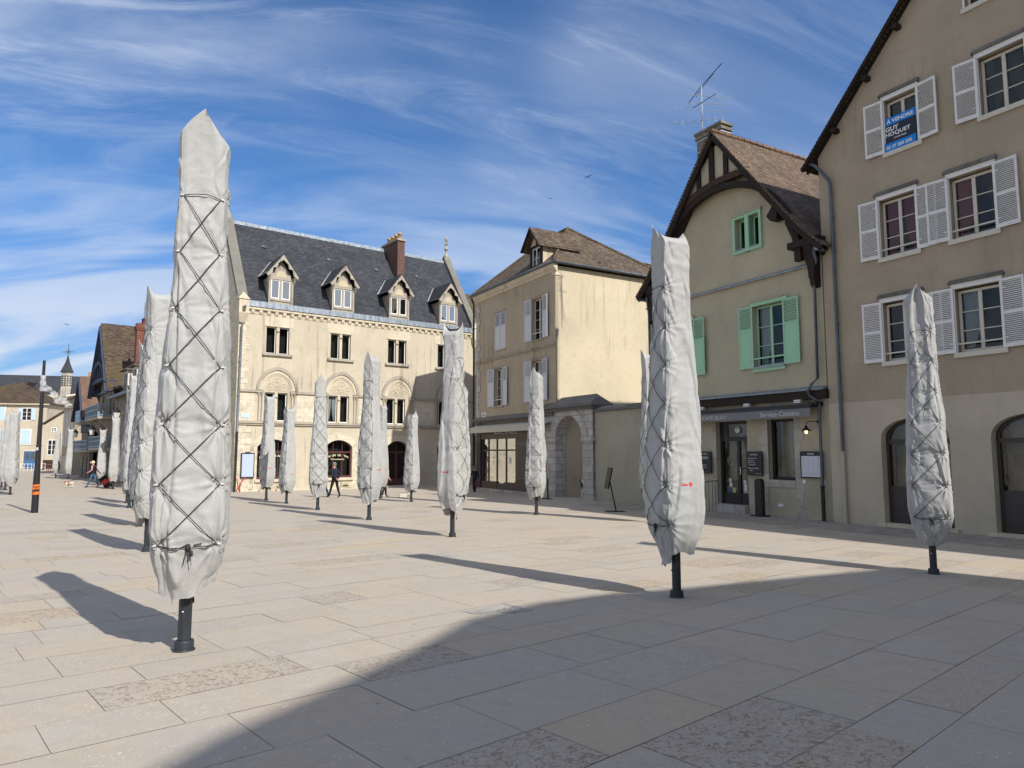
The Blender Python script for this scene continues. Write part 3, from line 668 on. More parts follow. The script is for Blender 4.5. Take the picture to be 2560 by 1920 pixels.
# position, height (m), turn (deg) and own label of every parasol
UM = [
 (-2.97, 6.50, 5.09, 22, 'U', 'nearest and largest closed parasol, laced side facing the viewer, left foreground'),
 (-7.20, 13.97, 5.25, -43, 'H', 'covered parasol half hidden right behind the left edge of the nearest one'),
 (2.11, 9.13, 4.79, -72, 'H', 'closed parasol before the mint shuttered cafe, smooth side with red logo showing'),
 (6.71, 11.31, 4.63, -31, 'H', 'rightmost closed parasol, laced side showing, before the house with white shutters'),
 (-1.42, 16.83, 5.10, 66, 'H', 'covered middle parasol with two pointed horns on top and lacing on its right edge'),
 (0.83, 23.96, 4.89, -20, 'H', 'white parasol standing before the arched stone gateway beside the dark shopfront'),
 (-4.42, 21.81, 5.12, -25, 'H', 'closed parasol before the maroon tea room door, black cord lock low on its left side'),
 (-7.26, 26.32, 5.03, 18, 'H', 'laced closed parasol between the two arched tea room windows, next to the walking couple'),
 (-9.68, 30.21, 4.18, -38, 'L', 'short closed parasol, right one of the pair before the left arched tea room window'),
 (-11.38, 32.58, 4.92, -48, 'M', 'left one of the pair of closed parasols before the left arched tea room window'),
 (-4.51, 31.51, 3.97, -28, 'L', 'small closed parasol just right of the maroon door, beside a low box on the ground'),
 (-6.39, 34.24, 4.59, -32, 'M', 'closed parasol mostly hidden behind the one before the maroon tea room door'),
 (-2.22, 31.06, 5.12, 40, 'L', 'covered parasol peeping out right behind the horned middle parasol'),
 (4.15, 20.96, 5.14, -85, 'M', 'closed parasol peeping out left behind the one in front of the cafe'),
 (-10.35, 19.6, 5.15, -48, 'M', 'second parasol in the left line, its pointed top right of the red brick chimney'),
 (-14.91, 27.43, 5.30, -45, 'L', 'third parasol in the left line, in front of the red brick chimney stack'),
 (-16.68, 30.49, 4.97, -42, 'M', 'fourth parasol in the left line, below the small cream dormers'),
 (-25.15, 44.29, 4.57, 112, 'L', 'far closed parasol under the wall lantern, just right of the shopping trolley'),
 (-29.6, 50.5, 4.05, 118, 'M', 'far closed parasol standing right behind the man with the dog'),
 (-39.52, 62.51, 4.54, 118, 'L', 'far closed parasol, right one of the two left of the walking man'),
 (-42.42, 65.23, 4.35, 112, 'M', 'farthest closed parasol, in front of the small cream gable with the white window'),
 (-26.86, 37.64, 4.52, 100, 'M', 'foremost of the closed parasols at the left edge, before the pale house with blue door'),
 (-30.95, 42.91, 4.58, 100, 'L', 'narrow closed parasol squeezed behind the foremost one at the left edge'),
 (-33.86, 46.59, 3.98, 95, 'L', 'leftmost closed parasol, cut by the picture edge'),
]
protos = {}
seed = 1; first = None
for X, Y, h, rz, kd, lb in UM:
    if kd in 'UH': u = make_parasol(seed, True, lb); seed += 1
    elif kd not in protos: u = make_parasol(20+len(protos)*3, False, lb); protos[kd] = u
    else: u = copy_tree(protos[kd])
    first = first or u; u.location = (X, Y, gz(X, Y)); u.rotation_euler = (0, 0, R_(rz)); s_ = h/(5.22 if u is first else 5.10); wd = .93 if h > 4.7 else .87; u.scale = (wd, wd, s_)
    u['label'] = lb; u['group'] = 'closed parasols in laced grey covers'

# ------------------------------------------------------------------ corner house, right: brown render, white shutters
H = House('gable_house', 'R', 2.0, 'tall grey-brown gabled house with white louvred shutters and arched ground floor doors', 'house', gz(11, 19)-.05)
RX0, RX1 = -.45, 10.25
def rz_(x): return 11.2+(x+.45)*1.085
holesU = []; WN = [(1.83, 2.82, 10.44, 12.06), (4.45, 5.57, 10.44, 12.06), (1.52, 2.62, 7.32, 9.08), (3.53, 4.66, 7.33, 9.06), (1.47, 2.60, 4.23, 5.98), (3.5, 4.64, 4.24, 5.98), (4.22, 5.2, 13.6, 15.1), (6.9, 8.0, 7.33, 9.06), (6.9, 8.0, 4.24, 5.98)]
holesU = [rect(*q) for q in WN]
apx = (RX0+RX1)/2
m = MB(); m.wall([(RX0, 3.12), (RX1, 3.12), (RX1, 11.2), (apx, rz_(apx)), (RX0, 11.2)], holesU, 0, .26)
H.b(m, 'upper_wall', M['r_up'])
ar1 = ell_pts(1.22, 3.16, 1.93, 2.56); ar2 = ell_pts(4.18, 6.12, 1.93, 2.56)
m = MB(); m.wall([(RX0, -1.2), (RX1, -1.2), (RX1, 3.117), (RX0, 3.117)], [arch_hole(ar1, -.5), arch_hole(ar2, -.5)], -.012, .34)
H.b(m, 'lower_wall', M['r_low'])
m = MB(); m.prism([(RX0+.02, -1.2), (RX1-.02, -1.2), (RX1-.02, 11.1), (apx, rz_(apx)-.15), (RX0+.02, 11.1)], .75, 11); m.box(RX0+.005, RX0+.3, .03, .74, -1.2, 11.15); H.b(m, 'wall', M['r_up'])
# roof with verge, battens showing
m = MB(); ov = -.32
for sd in (0, 1):
    xa, za = (RX0-.42, rz_(RX0)-.42*1.085) if sd == 0 else (RX1+.42, rz_(RX0)-.42*1.085)
    a = (xa, ov, za+.13); b = (apx, ov, rz_(apx)+.13); c_ = (apx, 11, rz_(apx)+.13); d = (xa, 11, za+.13)
    m.add([a, b, c_, d]+[(p[0], p[1], p[2]-.05) for p in (a, b, c_, d)], [(0, 1, 2, 3), (7, 6, 5, 4), (0, 4, 5, 1), (3, 7, 4, 0)])
rf = H.b(m, 'roof', M['tile_b'])
m = MB()
n = 64
for i in range(n):                                # tile ends along the verge
    t = i/n; x = RX0-.42+(apx-RX0+.42)*t; z = rz_(x)+.125
    Mx = Matrix.Translation((x+.04, ov-.012, z+.005)) @ Matrix.Rotation(-math.atan(1.085)+.10, 4, 'Y'); m.obox(Mx, .12, .05, .022)
H.b(m, 'verge_tiles', M['tile_b'], rf)
m = MB(); m.bar((RX0-.40, -.285, rz_(RX0-.40)+.01), (apx, -.285, rz_(apx)+.01), .05, .11, (0, 1, 0)); m.bar((RX0-.40, -.03, rz_(RX0-.40)-.02), (apx, -.03, rz_(apx)-.02), .05, .08, (0, 1, 0)); H.b(m, 'verge_board', M['timber'], rf)
for x in (.24, 1.35, 2.37, 3.5):
    m = MB(); m.box(x-.02, x+.13, -.26, .01, rz_(x)-.27, rz_(x)-.13); H.b(m, 'purlin_end', M['timber'], rf)
for i, (a, b, c_, d) in enumerate(WN):
    top = i < 2 or i == 6
    cur, cs = ('curtain_g', 0) if i < 2 else (('curtain_r', 0) if i == 2 else (('curtain_r', -1) if i == 3 else (('curtain_w', -1) if i == 5 else (None, 0))))
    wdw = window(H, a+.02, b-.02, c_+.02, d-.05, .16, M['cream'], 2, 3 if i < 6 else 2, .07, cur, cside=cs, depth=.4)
    m = MB(); m.box(a-.06, b+.06, -.035, .012, d-.005, d+.13); m.box(a-.02, a+.02, -.02, .01, c_, d-.006); m.box(b-.02, b+.02, -.02, .01, c_, d-.006); H.b(m, 'window_surround', M['white'])
    m = MB(); m.box(a-.11, b+.11, -.10, .012, d+.131, d+.20); m.box(a-.08, b+.08, -.06, .011, d+.20, d+.24); H.b(m, 'drip_mould', M['cap'])
    m = MB(); m.box(a-.06, b+.10, -.07, .2, c_-.13, c_-.002); H.b(m, 'sill', M['cream'])
    if i not in (0, 1, 6):
        m = MB(); m.box(a-.02, b+.02, .02, .055, c_+.22, c_+.26); H.b(m, 'guard_rail', M['cream'])
    if i == 6: continue
    wl = .56
    wr = .58
    shutter(H, a-.01, wl, -1, c_+.0, d+.03, -.02, M['white2'], 'full', R_(6), 30)
    lapped = i in (2, 4)
    shutter(H, b+.01, wr, 1, c_+.0, d+.03, -.006 if lapped else -.02, M['white2'], 'full', R_(0.5 if lapped else 7), 30)
for k, ar in enumerate((ar1, ar2)):
    a, b = ar[0][0], ar[-1][0]; ins = [(p[0], p[1]-.01) for p in ar]
    window(H, a+.02, b-.02, -.42, 1.9, .22, M['darkbrown'], 2, 1, .07, None, gm='glass2', depth=2.0, arch=None, solid=.62)
    m = MB(); m.band([(a+.10+(p[0]-a)*((b-a-.2)/(b-a)), 1.93+(p[1]-1.93)*.86) for p in ar], ar, .22, .30); m.box(a+.02, b-.02, .215, .31, 1.9, 1.96); m.box((a+b)/2-.03, (a+b)/2+.03, .23, .29, 1.96, 2.48); fl = H.b(m, 'fanlight', M['darkbrown'])
    g_ = MB(); g_.add([(p[0], .262, p[1]) for p in ar], [tuple(range(len(ar)))]); H.b(g_, 'pane', M['glass2'], fl)
    m = MB(); m.box(a-.15, b+.15, -.13, .33, -.60, -.44); H.b(m, 'threshold', M['g_trim'])
text('TO', H.root, 2.30, 2.52, .78, .208, M['lett_w'], .10, 'door_lettering', xf=H.xf)
text('DA', H.root, 5.02, 5.34, 1.02, .208, M['lett_w'], .17, 'door_lettering', xf=H.xf)
gutter_pipe(H, [(-.62, -.18, 10.98), (-.42, -.2, 10.85), (-.02, -.14, 10.28), (.02, -.10, 10.1), (.035, -.10, 1.62)], .052, M['zincd'], 'downpipe', (9.0, 7.9, 5.6, 3.3))
gutter_pipe(H, [(.035, -.10, 1.62), (.03, -.10, -.62)], .062, M['pipe_be'], 'downpipe', (1.58, -.1))
m = MB(); m.box(RX0-.6, RX0-.45, -.1, 11, 10.95, 11.05); H.b(m, 'gutter', M['zinc'])

# for sale board leaning in the top window
sg = root_R('for_sale_sign', 2.2, -.03, 'blue and navy A VENDRE estate agent board standing on the top floor window sill', 'sign', z=10.44)
m = MB(); m.cur = 0; m.box(-.40, .56, -.01, .01, .0, .26); m.box(-.40, .56, -.01, .01, .82, 1.06); m.cur = 1; m.box(-.40, .56, -.0095, .01, .26, .82)
tl = Matrix.Rotation(R_(-4), 4, 'X'); m.build('board', [M['sign_b'], M['sign_n']], sg, None, tl)
for s_, a, b, z, h_, bl in (('À VENDRE', -.32, .48, .875, .145, .03), ('GUY', -.34, .05, .62, .15, .03), ('HOQUET', -.34, .40, .44, .15, .025), ('CHARTRES', -.10, .28, .345, .05, .01), ('02 37 200 200', -.32, .44, .07, .105, .03)):
    text(s_, sg, a, b, z, -.013, M['lett_w'], h_, 'sign_lettering', bold=bl, xf=tl)

# ------------------------------------------------------------------ cafe house: green-beige gable, mint windows
H = House('cafe_house', 'R', -4.6, 'beige gabled house with dark timber arch, mint green shutters and ground floor cafe', 'house', gz(8, 24)-.05)
CX0, CX1 = -9.0, -.53; cy = .06; apx, apz = -4.6, 13.55
def croof(x):                                     # underside of the roof, flared at the eaves
    d = abs(x-apx); z = apz-d*1.29
    if d > 3.2: z += (d-3.2)**2*.16
    return z
poly = [(CX0, 3.6), (CX1, 3.6)]+[(x, croof(x)-.05) for x in np.linspace(CX1, CX0, 25)]
aw = rect(-4.02, -3.55, 8.92, 10.12); aw2 = rect(-3.38, -2.92, 8.92, 10.12)
mainw = (-3.37, -2.06, 4.57, 6.75); leftw = (-7.55, -6.28, 4.57, 6.75)
m = MB(); m.wall(poly, [aw, aw2, rect(*mainw), rect(*leftw)], cy, .26); H.b(m, 'upper_wall', M['c_wall'])
m = MB(); m.prism([(CX0+.02, -1.2), (CX1-.02, -1.2), (CX1-.02, 8.1), (apx, apz-.4), (CX0+.02, 8.1)], .8, 8); m.box(CX0, CX0+.2, cy+.02, .8, -1.2, 8.2); H.b(m, 'wall', M['c_wall'])
door = (-5.35, -3.87, -.42, 2.72); wn = (-2.96, -1.87, .66, 2.72)
m = MB(); m.wall([(CX0, -1.2), (CX1, -1.2), (CX1, 3.3), (CX0, 3.3)], [rect(*door), rect(*wn), rect(-8.6, -7.5, .66, 2.72)], cy+.05, .3); H.b(m, 'lower_wall', M['c_low'])
# roof
m = MB(); ny = 1
for sd in (-1, 1):
    xs = [apx+sd*d for d in (0, 1, 2, 3.2, 3.6, 4.0, 4.5)]
    for i in range(len(xs)-1):
        q = [(xs[i], -.5, croof(xs[i])+.16), (xs[i+1], -.5, croof(xs[i+1])+.16), (xs[i+1], 8, croof(xs[i+1])+.16), (xs[i], 8, croof(xs[i])+.16)]
        m.add(q+[(a, b, c_-.07) for a, b, c_ in q], [(0, 1, 2, 3), (7, 6, 5, 4), (0, 4, 5, 1), (3, 2, 6, 7)])
    x = xs[-1]; m.quad((x, -.5, croof(x)+.16), (x, 8, croof(x)+.16), (x, 8, croof(x)+.09), (x, -.5, croof(x)+.09))
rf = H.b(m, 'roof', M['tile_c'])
m = MB()
for i in range(24):                               # ridge tiles
    y = -.5+i*.35; k = .012*(i % 2)
    m.tube([(apx, y, croof(apx)+.17), (apx, y+.36, croof(apx)+.19)], [.105, .085], 8)
H.b(m, 'ridge_tiles', M['tile_r'], rf)
m = MB()
for sd in (-1, 1):
    for i in range(58):
        d = 4.5*i/58; x = apx+sd*(d+.04); sl = math.atan2(croof(apx+sd*(d+.08))-croof(apx+sd*d), .08)
        Mx = Matrix.Translation((x, -.515, croof(x)+.165)) @ Matrix.Rotation(-sd*sl-sd*.1, 4, 'Y'); m.obox(Mx, .10, .05, .02)
H.b(m, 'verge_tiles', M['tile_c'], rf)
m = MB(); m.lathe([(.0, .02), (.07, .0), (.07, -.09), (.0, -.09)], (-2.2, 2.9, croof(-2.2)+.25), 8); H.b(m, 'tile_vent', M['tile_r'], rf)
def poly_timber(H, pts, wid, y0, y1, name, mt, parent=None):
    m = MB(); ins = []; outs = []
    for i, p in enumerate(pts):
        a = pts[max(0, i-1)]; b = pts[min(len(pts)-1, i+1)]; dx, dz = b[0]-a[0], b[1]-a[1]; l = math.hypot(dx, dz); nx, nz_ = -dz/l, dx/l
        ins.append((p[0]-nx*wid/2, p[1]-nz_*wid/2)); outs.append((p[0]+nx*wid/2, p[1]+nz_*wid/2))
    m.band(ins, outs, y0, y1); return H.b(m, name, mt, parent)
for sd in (-1, 1):
    poly_timber(H, [(apx+sd*d, croof(apx+sd*d)-.03) for d in (0.02, 1, 2, 3.2, 3.6, 4.0, 4.45)], .20, -.47, -.38, 'verge_rafter', M['timber'])
    poly_timber(H, [(apx+sd*d, croof(apx+sd*d)-.22) for d in (0.1, 1, 2, 3.2, 3.6, 4.0, 4.3)], .24, -.16, .05, 'wall_rafter', M['timber'])
m = MB()
for sd in (-1, 1):
    xs = [apx+sd*d for d in (0.1, 1, 2, 3.2, 3.6, 4.0, 4.45)]
    for i in range(6): m.quad((xs[i], -.46, croof(xs[i])+.085), (xs[i+1], -.46, croof(xs[i+1])+.085), (xs[i+1], .05, croof(xs[i+1])+.085), (xs[i], .05, croof(xs[i])+.085))
H.b(m, 'soffit', M['timber'], rf)
cx_, cz_, rr = -4.62, 7.97, 3.5
arc = [(cx_+rr*math.sin(t), cz_+rr*math.cos(t)) for t in [R_(a) for a in range(-88, 93, 6)]]
poly_timber(H, [p for p in arc if p[0] > cx_-3.46], .24, -.34, -.16, 'timber_arch', M['timber2'] if False else M['timber'])
poly_timber(H, [(-6.75, 11.15), (-6.2, 11.38), (-5.4, 11.62), (-4.6, 11.72), (-3.9, 11.72), (-3.1, 11.68)], .24, -.36, -.14, 'collar_beam', M['timber2'])
for x, w_, zt in ((-5.48, .19, 12.55), (-4.8, .24, 13.2), (-4.1, .20, 12.7)):
    m = MB(); m.box(x-w_/2, x+w_/2, -.33, -.1, 11.6, zt); H.b(m, 'timber_post', M['timber'])
m = MB(); m.prism([(-6.55, 11.55), (-3.1, 11.65), (-4.6, 13.2)], -.25, -.09); H.b(m, 'gable_infill', M['c_wall'])
for sd in (-1, 1):                                # carved brackets carrying the arch
    X = lambda d: apx+sd*d
    m = MB(); m.box(min(X(3.15), X(4.3)), max(X(3.15), X(4.3)), -.42, cy-.005, 8.28, 8.5);
    m.xprism([(-.40, 8.28), (cy-.01, 8.28), (cy-.01, 6.9), (-.08, 7.05), (-.14, 7.6), (-.26, 8.0)], min(X(3.72), X(4.02)), max(X(3.72), X(4.02)))
    p_ = [(X(3.3), 8.28), (X(3.45), 8.05), (X(3.62), 7.98), (X(3.75), 7.6), (X(3.8), 7.2), (X(3.95), 6.95), (X(4.0), 6.95), (X(4.0), 8.28)]
    m.prism(p_ if sd > 0 else p_[::-1], -.24, -.06); H.b(m, 'eave_bracket', M['timber'])
    m = MB(); m.bar((X(3.45), -.26, 8.5), (X(3.1), -.26, 9.3), .16, .18, (0, 1, 0)); H.b(m, 'brace', M['timber'])
m = MB(); m.prism([(-2.05, 9.98), (-1.85, 9.72), (-1.88, 9.5), (-2.15, 9.5), (-2.3, 9.7)], -.36, .02); H.b(m, 'purlin_end', M['timber'])
# zinc ledge, lower beam
m = MB(); m.xprism([(cy, 7.68), (-.07, 7.66), (-.07, 7.70), (cy, 7.79)], CX0, -.66); H.b(m, 'zinc_ledge', M['zinc'])
m = MB(); m.xprism([(cy, 3.62), (-.20, 3.575), (-.20, 3.60), (cy, 3.72)], CX0, -.5); H.b(m, 'slate_ledge', M['zinc'])
m = MB(); m.box(CX0, -.42, -.14, .12, 3.3, 3.575); H.b(m, 'jetty_beam', M['timber'])
# attic twin window
m = MB(); a, b, c_, d = -4.12, -2.82, 8.82, 10.22
m.box(a, -4.02, -.03, cy+.01, c_, d); m.box(-2.92, b, -.03, cy+.01, c_, d); m.box(-3.55, -3.38, -.028, cy+.2, c_, d); m.box(-4.02, -2.92, -.027, cy+.01, 10.12, d); m.box(-4.02, -2.92, -.027, cy+.01, c_, 8.92); H.b(m, 'window_surround', M['green'])
m = MB(); m.box(a-.03, b+.03, -.07, .06, d, d+.05); H.b(m, 'drip_mould', M['c_wall'])
for q in (aw, aw2):
    x0, x1 = q[0][0], q[1][0]; window(H, x0+.01, x1-.01, 8.93, 10.1, cy+.18, M['green'], 1, 1, .05); m = MB(); m.box(x0, x1, -.05, cy+.2, 8.921, 8.96); H.b(m, 'sill', M['zinc'])
for i, (a, b, c_, d) in enumerate((mainw, leftw)):
    window(H, a+.01, b-.01, c_+.03, d-.02, cy+.17, M['green'], 2, 3, .06, 'curtain_w' if i == 0 else None, cside=-1)
    m = MB(); m.box(a-.05, b+.2 if i == 0 else b+.05, -.03, cy+.01, d, d+.13); m.box(a-.03, b+.03, -.02, cy+.01, c_-.17, c_-.06); H.b(m, 'window_surround', M['green'])
    m = MB(); m.box(a-.06, b+.06, -.07, .06, d+.131, d+.16); H.b(m, 'drip_mould', M['c_wall'])
    m = MB(); m.box(a-.02, b+.02, -.07, cy+.2, c_-.06, c_); H.b(m, 'sill', M['zinc'])
    m = MB(); m.box(a, b, .01, .04, c_+.28, c_+.33); H.b(m, 'guard_rail', M['green'])
    shutter(H, a, .60, -1, c_-.02, d+.03, .04, M['green'], 'top', R_(5), 22); shutter(H, b, .66, 1, c_-.02, d+.03, .04, M['green'], 'top', R_(5), 22)
# ground floor
ly = cy+.05
m = MB(); rdq = random.Random(5)
def quoins(m, x, sd, z0, z1, y0, y1, hs=.33, ws=(.22, .34)):
    z = z0; i = 0
    while z < z1-.05:
        h_ = min(hs*rdq.uniform(.85, 1.15), z1-z); w_ = ws[i % 2]*rdq.uniform(.92, 1.08); a, b = (x, x+w_) if sd > 0 else (x-w_, x); m.box(a, b, y0, y1, z+.004, z+h_-.004); z += h_; i += 1
quoins(m, -1.87, 1, -1.1, 3.3, ly-.012, ly+.05, .42, (.24, .34)); quoins(m, -2.96, -1, -1.1, 3.3, ly-.012, ly+.05, .42, (.26, .36)); m.box(-2.955, -1.875, ly-.03, ly+.32, .42, .66); m.box(-3.3, -1.6, ly-.014, ly+.02, 2.75, 3.28)
quoins(m, -5.36, -1, -1.1, 2.75, ly-.01, ly+.05, .36, (.14, .2)); m.box(CX0, -5.2, ly-.02, ly+.03, -1.1, -.72); m.box(-3.85, -.55, ly-.03, ly+.02, -1.1, -.52)
H.b(m, 'stone_dressings', M['quoin'])
m = MB(); m.box(-5.345, -3.875, -.12, ly+.3, -.9, -.3); H.b(m, 'doorstep', M['gate'])
# door: fixed leaf left, glazed leaf right, transom light
m = MB(); a, b = -5.33, -3.89; yy = ly+.2
m.box(a, a+.1, yy, yy+.08, -.3, 2.7); m.box(b-.06, b, yy, yy+.08, -.3, 2.7); m.box(a+.1, b-.06, yy, yy+.08, 2.62, 2.7); m.box(a+.1, b-.06, yy-.01, yy+.08, 2.0, 2.16); m.box(a+.1, a+.36, yy+.01, yy+.07, 2.16, 2.62); m.box(-4.53, -4.40, yy-.01, yy+.08, -.3, 2.0)
m.box(a+.1, -4.53, yy+.01, yy+.07, -.3, .12); m.box(-4.40, b-.06, yy+.01, yy+.07, -.3, .12); m.box(-4.40, b-.06, yy+.02, yy+.06, .98, 1.02)
dr = H.b(m, 'door', M['black'])
m = MB(); m.quad((a, yy+.04, -.3), (b, yy+.04, -.3), (b, yy+.04, 2.7), (a, yy+.04, 2.7)); H.b(m, 'pane', M['glass2'], dr)
m = MB(); m.box(-4.38, -4.35, yy-.05, yy-.01, .78, 1.05); H.b(m, 'handle', M['bolt'], dr)
m = MB(); m.box(a-.01, b+.01, yy+1.2, yy+1.25, -.4, 2.72); m.box(a-.03, a-.01, yy+.09, yy+1.2, -.4, 2.72); m.box(b+.01, b+.03, yy+.09, yy+1.2, -.4, 2.72); m.box(a, b, yy+.09, yy+1.2, 2.72, 2.74); H.b(m, 'dark_room', M['interior'], dr)
for (x, z, w_, h_, mt) in ((-4.98, .50, .11, .13, 'paper'), (-4.97, .32, .14, .16, 'paper'), (-4.97, .02, .12, .28, 'bluep'), (-4.82, .06, .14, .24, 'yellowp'), (-4.30, .46, .13, .12, 'paper'), (-4.28, .18, .14, .26, 'paper'), (-4.08, .44, .10, .10, 'paper'), (-4.04, .20, .12, .2, 'lett_w'), (-4.28, .03, .08, .13, 'paper'), (-4.17, .05, .10, .10, 'yellowp'), (-4.02, 1.78, .15, .16, 'paper'), (-4.55, .40, .09, .14, 'lett_g')):
    m = MB(); m.box(x, x+w_, yy+.028, yy+.036, z, z+h_); H.b(m, 'sticker', M[mt], dr)
m = MB(); m.lathe([(0, .0), (.12, .0), (.12, .03), (0, .03)], n=24); o = H.b(m, 'round_logo_plate', M['lett_w']); 
o.data.transform(H.xf.inverted()); o.data.transform(Matrix.Rotation(R_(90), 4, 'X')); o.data.transform(H.xf @ Matrix.Translation((-4.46, yy-.005, 2.41)))
text('C', H.root, -4.50, -4.42, 2.42, yy-.04, M['black'], .09, 'plate_lettering', xf=H.xf)
window(H, wn[0]+.01, wn[1]-.01, wn[2]+.0, wn[3], ly+.2, M['black'], 1, 1, .09, 'curtain_w', cside=1, gm='glass2', depth=.8)
# floodlights, pipes, small boxes
for x in (-5.9, -3.72, -1.6):
    m = MB(); m.box(x, x+.24, -.2, -.06, 3.2, 3.245); m.box(x, x+.24, -.2, -.06, 3.26, 3.30); m.box(x+.1, x+.14, -.1, ly, 3.3, 3.36); H.b(m, 'floodlight', M['white'])
m = MB(); m.box(-2.6, -2.4, ly-.04, ly, -.24, -.14); m.box(-1.6, -1.48, ly-.03, ly, .58, .70); H.b(m, 'wall_box', M['white'])
gutter_pipe(H, [(-.5, -.3, 8.2), (-.52, -.3, 7.95), (-.56, -.16, 7.75), (-.7, -.10, 7.5), (-.74, -.10, 3.95), (-.86, -.22, 3.78), (-1.0, -.26, 3.55), (-.95, -.24, 3.4), (-.80, -.12, 3.25), (-.74, -.08, 3.1), (-.74, -.08, .55)], .048, M['zincd'], 'downpipe', (7.2, 5.6, 1.6))
gutter_pipe(H, [(-.74, -.08, .55), (-.74, -.08, -.9)], .06, M['castiron'], 'downpipe', (.5, .0))
gutter_pipe(H, [(-8.6, -.35, 8.1), (-8.75, -.1, 7.4), (-8.75, -.06, -.9)], .05, M['zincd'])
m = MB(); m.tube([(-.32, -.45, 8.05), (-.32, 8, 8.05)], .07, 8); m.tube([(-8.95, -.45, 8.05), (-8.95, 8, 8.05)], .07, 8); H.b(m, 'gutter', M['zinc'])
# awning with lettering
m = MB(); m.box(-8.3, -.80, -.36, -.06, 3.03, 3.14); m.box(-8.3, -.84, -.42, -.36, 3.0, 3.09); m.box(-1.05, -.72, -.25, ly, 3.06, 3.2); aw_ = H.b(m, 'awning', M['black'])
m = MB(); n = 40; vs = []
for i in range(n+1):
    x = -8.25+(-.84+8.25)*i/n; wv = .006*math.sin(i*1.7)
    vs += [(x, -.40, 3.0), (x, -.395+wv, 2.72+.004*math.sin(i*.9))]
m.add(vs, [(2*i, 2*i+2, 2*i+3, 2*i+1) for i in range(n)], True); m.add([(v[0], v[1]+.006, v[2]) for v in vs], [(2*i+1, 2*i+3, 2*i+2, 2*i) for i in range(n)], True); H.b(m, 'valance', M['awn_g'], aw_)
text('CAFE BLEU', aw_, -5.52, -4.33, 2.785, -.412, M['lett_g'], .125, 'awning_lettering', xf=H.xf)
text('Service-Continu', aw_, -2.80, -1.25, 2.775, -.412, M['lett_g'], .16, 'awning_lettering', bold=.004, xf=H.xf)
# chimney with ledges
m = MB(); m.box(-7.36, -6.00, 1.55, 2.1, 9.5, 14.87); m.box(-7.43, -5.93, 1.49, 2.16, 14.87, 14.97); m.box(-7.39, -5.97, 1.52, 2.13, 14.97, 15.07); m.box(-7.45, -5.91, 1.47, 2.18, 15.07, 15.18)
ch = H.b(m, 'chimney', M['chim']); m = MB(); m.box(-7.37, -5.99, 1.54, 2.11, 14.78, 14.83); m.box(-7.37, -5.99, 1.54, 2.11, 14.3, 14.34); H.b(m, 'zinc_strip', M['zinclight'], ch)
# antenna
an = root_R('tv_antenna', -7.75, 2.3, 'tall rake-like television aerial on the cafe chimney', 'antenna', z=15.3)
T = lambda x, z, y=0: (x+7.75, y, z-15.3)
m = MB(); m.tube([T(-7.75, 15.0), T(-7.75, 17.75)], .022, 6); m.build('mast', M['zinclight'], an)
m = MB(); m.tube([T(-8.28, 17.15, -.25), T(-7.75, 17.72), T(-6.85, 18.45, .35)], .02, 6); m.tube([T(-8.0, 17.3, -.1), T(-7.75, 17.60), T(-7.2, 18.05, .15), T(-7.15, 18.2, .2)], .012, 5)
m.tube([T(-8.0, 16.75, -.3), T(-7.3, 17.28, .4)], .016, 6)
m.build('dark_boom', M['rail'], an)
m = MB()
for (xa, za, xb, zb, r_) in ((-8.3, 17.50, -6.4, 16.68, .011), (-8.65, 17.30, -6.55, 16.42, .011), (-9.1, 17.22, -6.75, 16.2, .011)): m.tube([T(xa, za, -.3), T(xb, zb, .3)], r_, 5)
m.tube([T(-8.95, 16.42, -.4), T(-6.95, 16.02, .4)], .012, 5)
for i in range(8):
    x = -8.95+2.0*i/7; z = 16.42-.4*i/7; y = -.4+.8*i/7; m.tube([T(x-.02, z+.14, y), T(x+.02, z-.14, y)], .007, 4)
m.build('aerial_elements', M['zinclight'], an)
# lamp, boards, pillar, railing
lp = root_R('wall_lamp', -.95, -.0, 'black gooseneck cafe wall lamp with a lit bulb beside the downpipe', 'lamp', z=2.3)
m = MB(); m.lathe([(0, -.02), (.07, -.02), (.07, .0), (0, 0)], (0, 0, 0), 12); o = m.build('wall_plate', M['black'], lp); o.rotation_euler = (R_(90), 0, 0); o.location = (.02, ly, .27)
m = MB(); m.tube([(.02, ly, .27), (.0, -.12, .28), (-.12, -.2, .28), (-.2, -.22, .24), (-.2, -.22, .1)], .014, 6); m.build('arm', M['black'], lp)
m = MB(); m.lathe([(.0, .14), (.045, .14), (.055, .06), (.08, .05), (.165, -.02), (.16, -.025), (.07, .03), (0, .03)], (-.2, -.22, 0), 18); m.build('lamp_shade', M['black'], lp)
m = MB(); m.lathe([(0, .03), (.04, .02), (.045, -.04), (.03, -.09), (0, -.10)], (-.2, -.22, -.02), 12); m.build('bulb', M['bulb'], lp)
def board(name, x0, x1, z0, z1, y, label, cat, lines, fm='black', back=None, mt='lett_g', title=None):
    b = root_R(name, (x0+x1)/2, y, label, cat, z=z0); wd = x1-x0; hh = z1-z0
    m = MB(); m.box(-wd/2, wd/2, -.03, .03, 0, hh); m.build('panel', M[fm], b)
    if back: m = MB(); m.box(-wd/2+.05, wd/2-.05, -.036, -.03, .04, hh-.15); m.build('paper_sheet', M[back], b)
    for (s_, a, c_, z, h_) in lines: text(s_, b, a*wd-wd/2, (c_*wd-wd/2) if c_ else None, z*hh, -.041 if back else -.034, M[mt], h_, 'board_lettering')
    if title: text(title, b, -.12, .12, hh-.11, -.034, M['lett_w'], .055, 'board_lettering')
    return b
mb_ = board('menu_board', -1.62, -.80, .76, 1.62, .06, 'black framed MENU sheet on the wall right of the cafe window', 'menu', [], back='paper', title='MENU')
m = MB(); rd = random.Random(9)
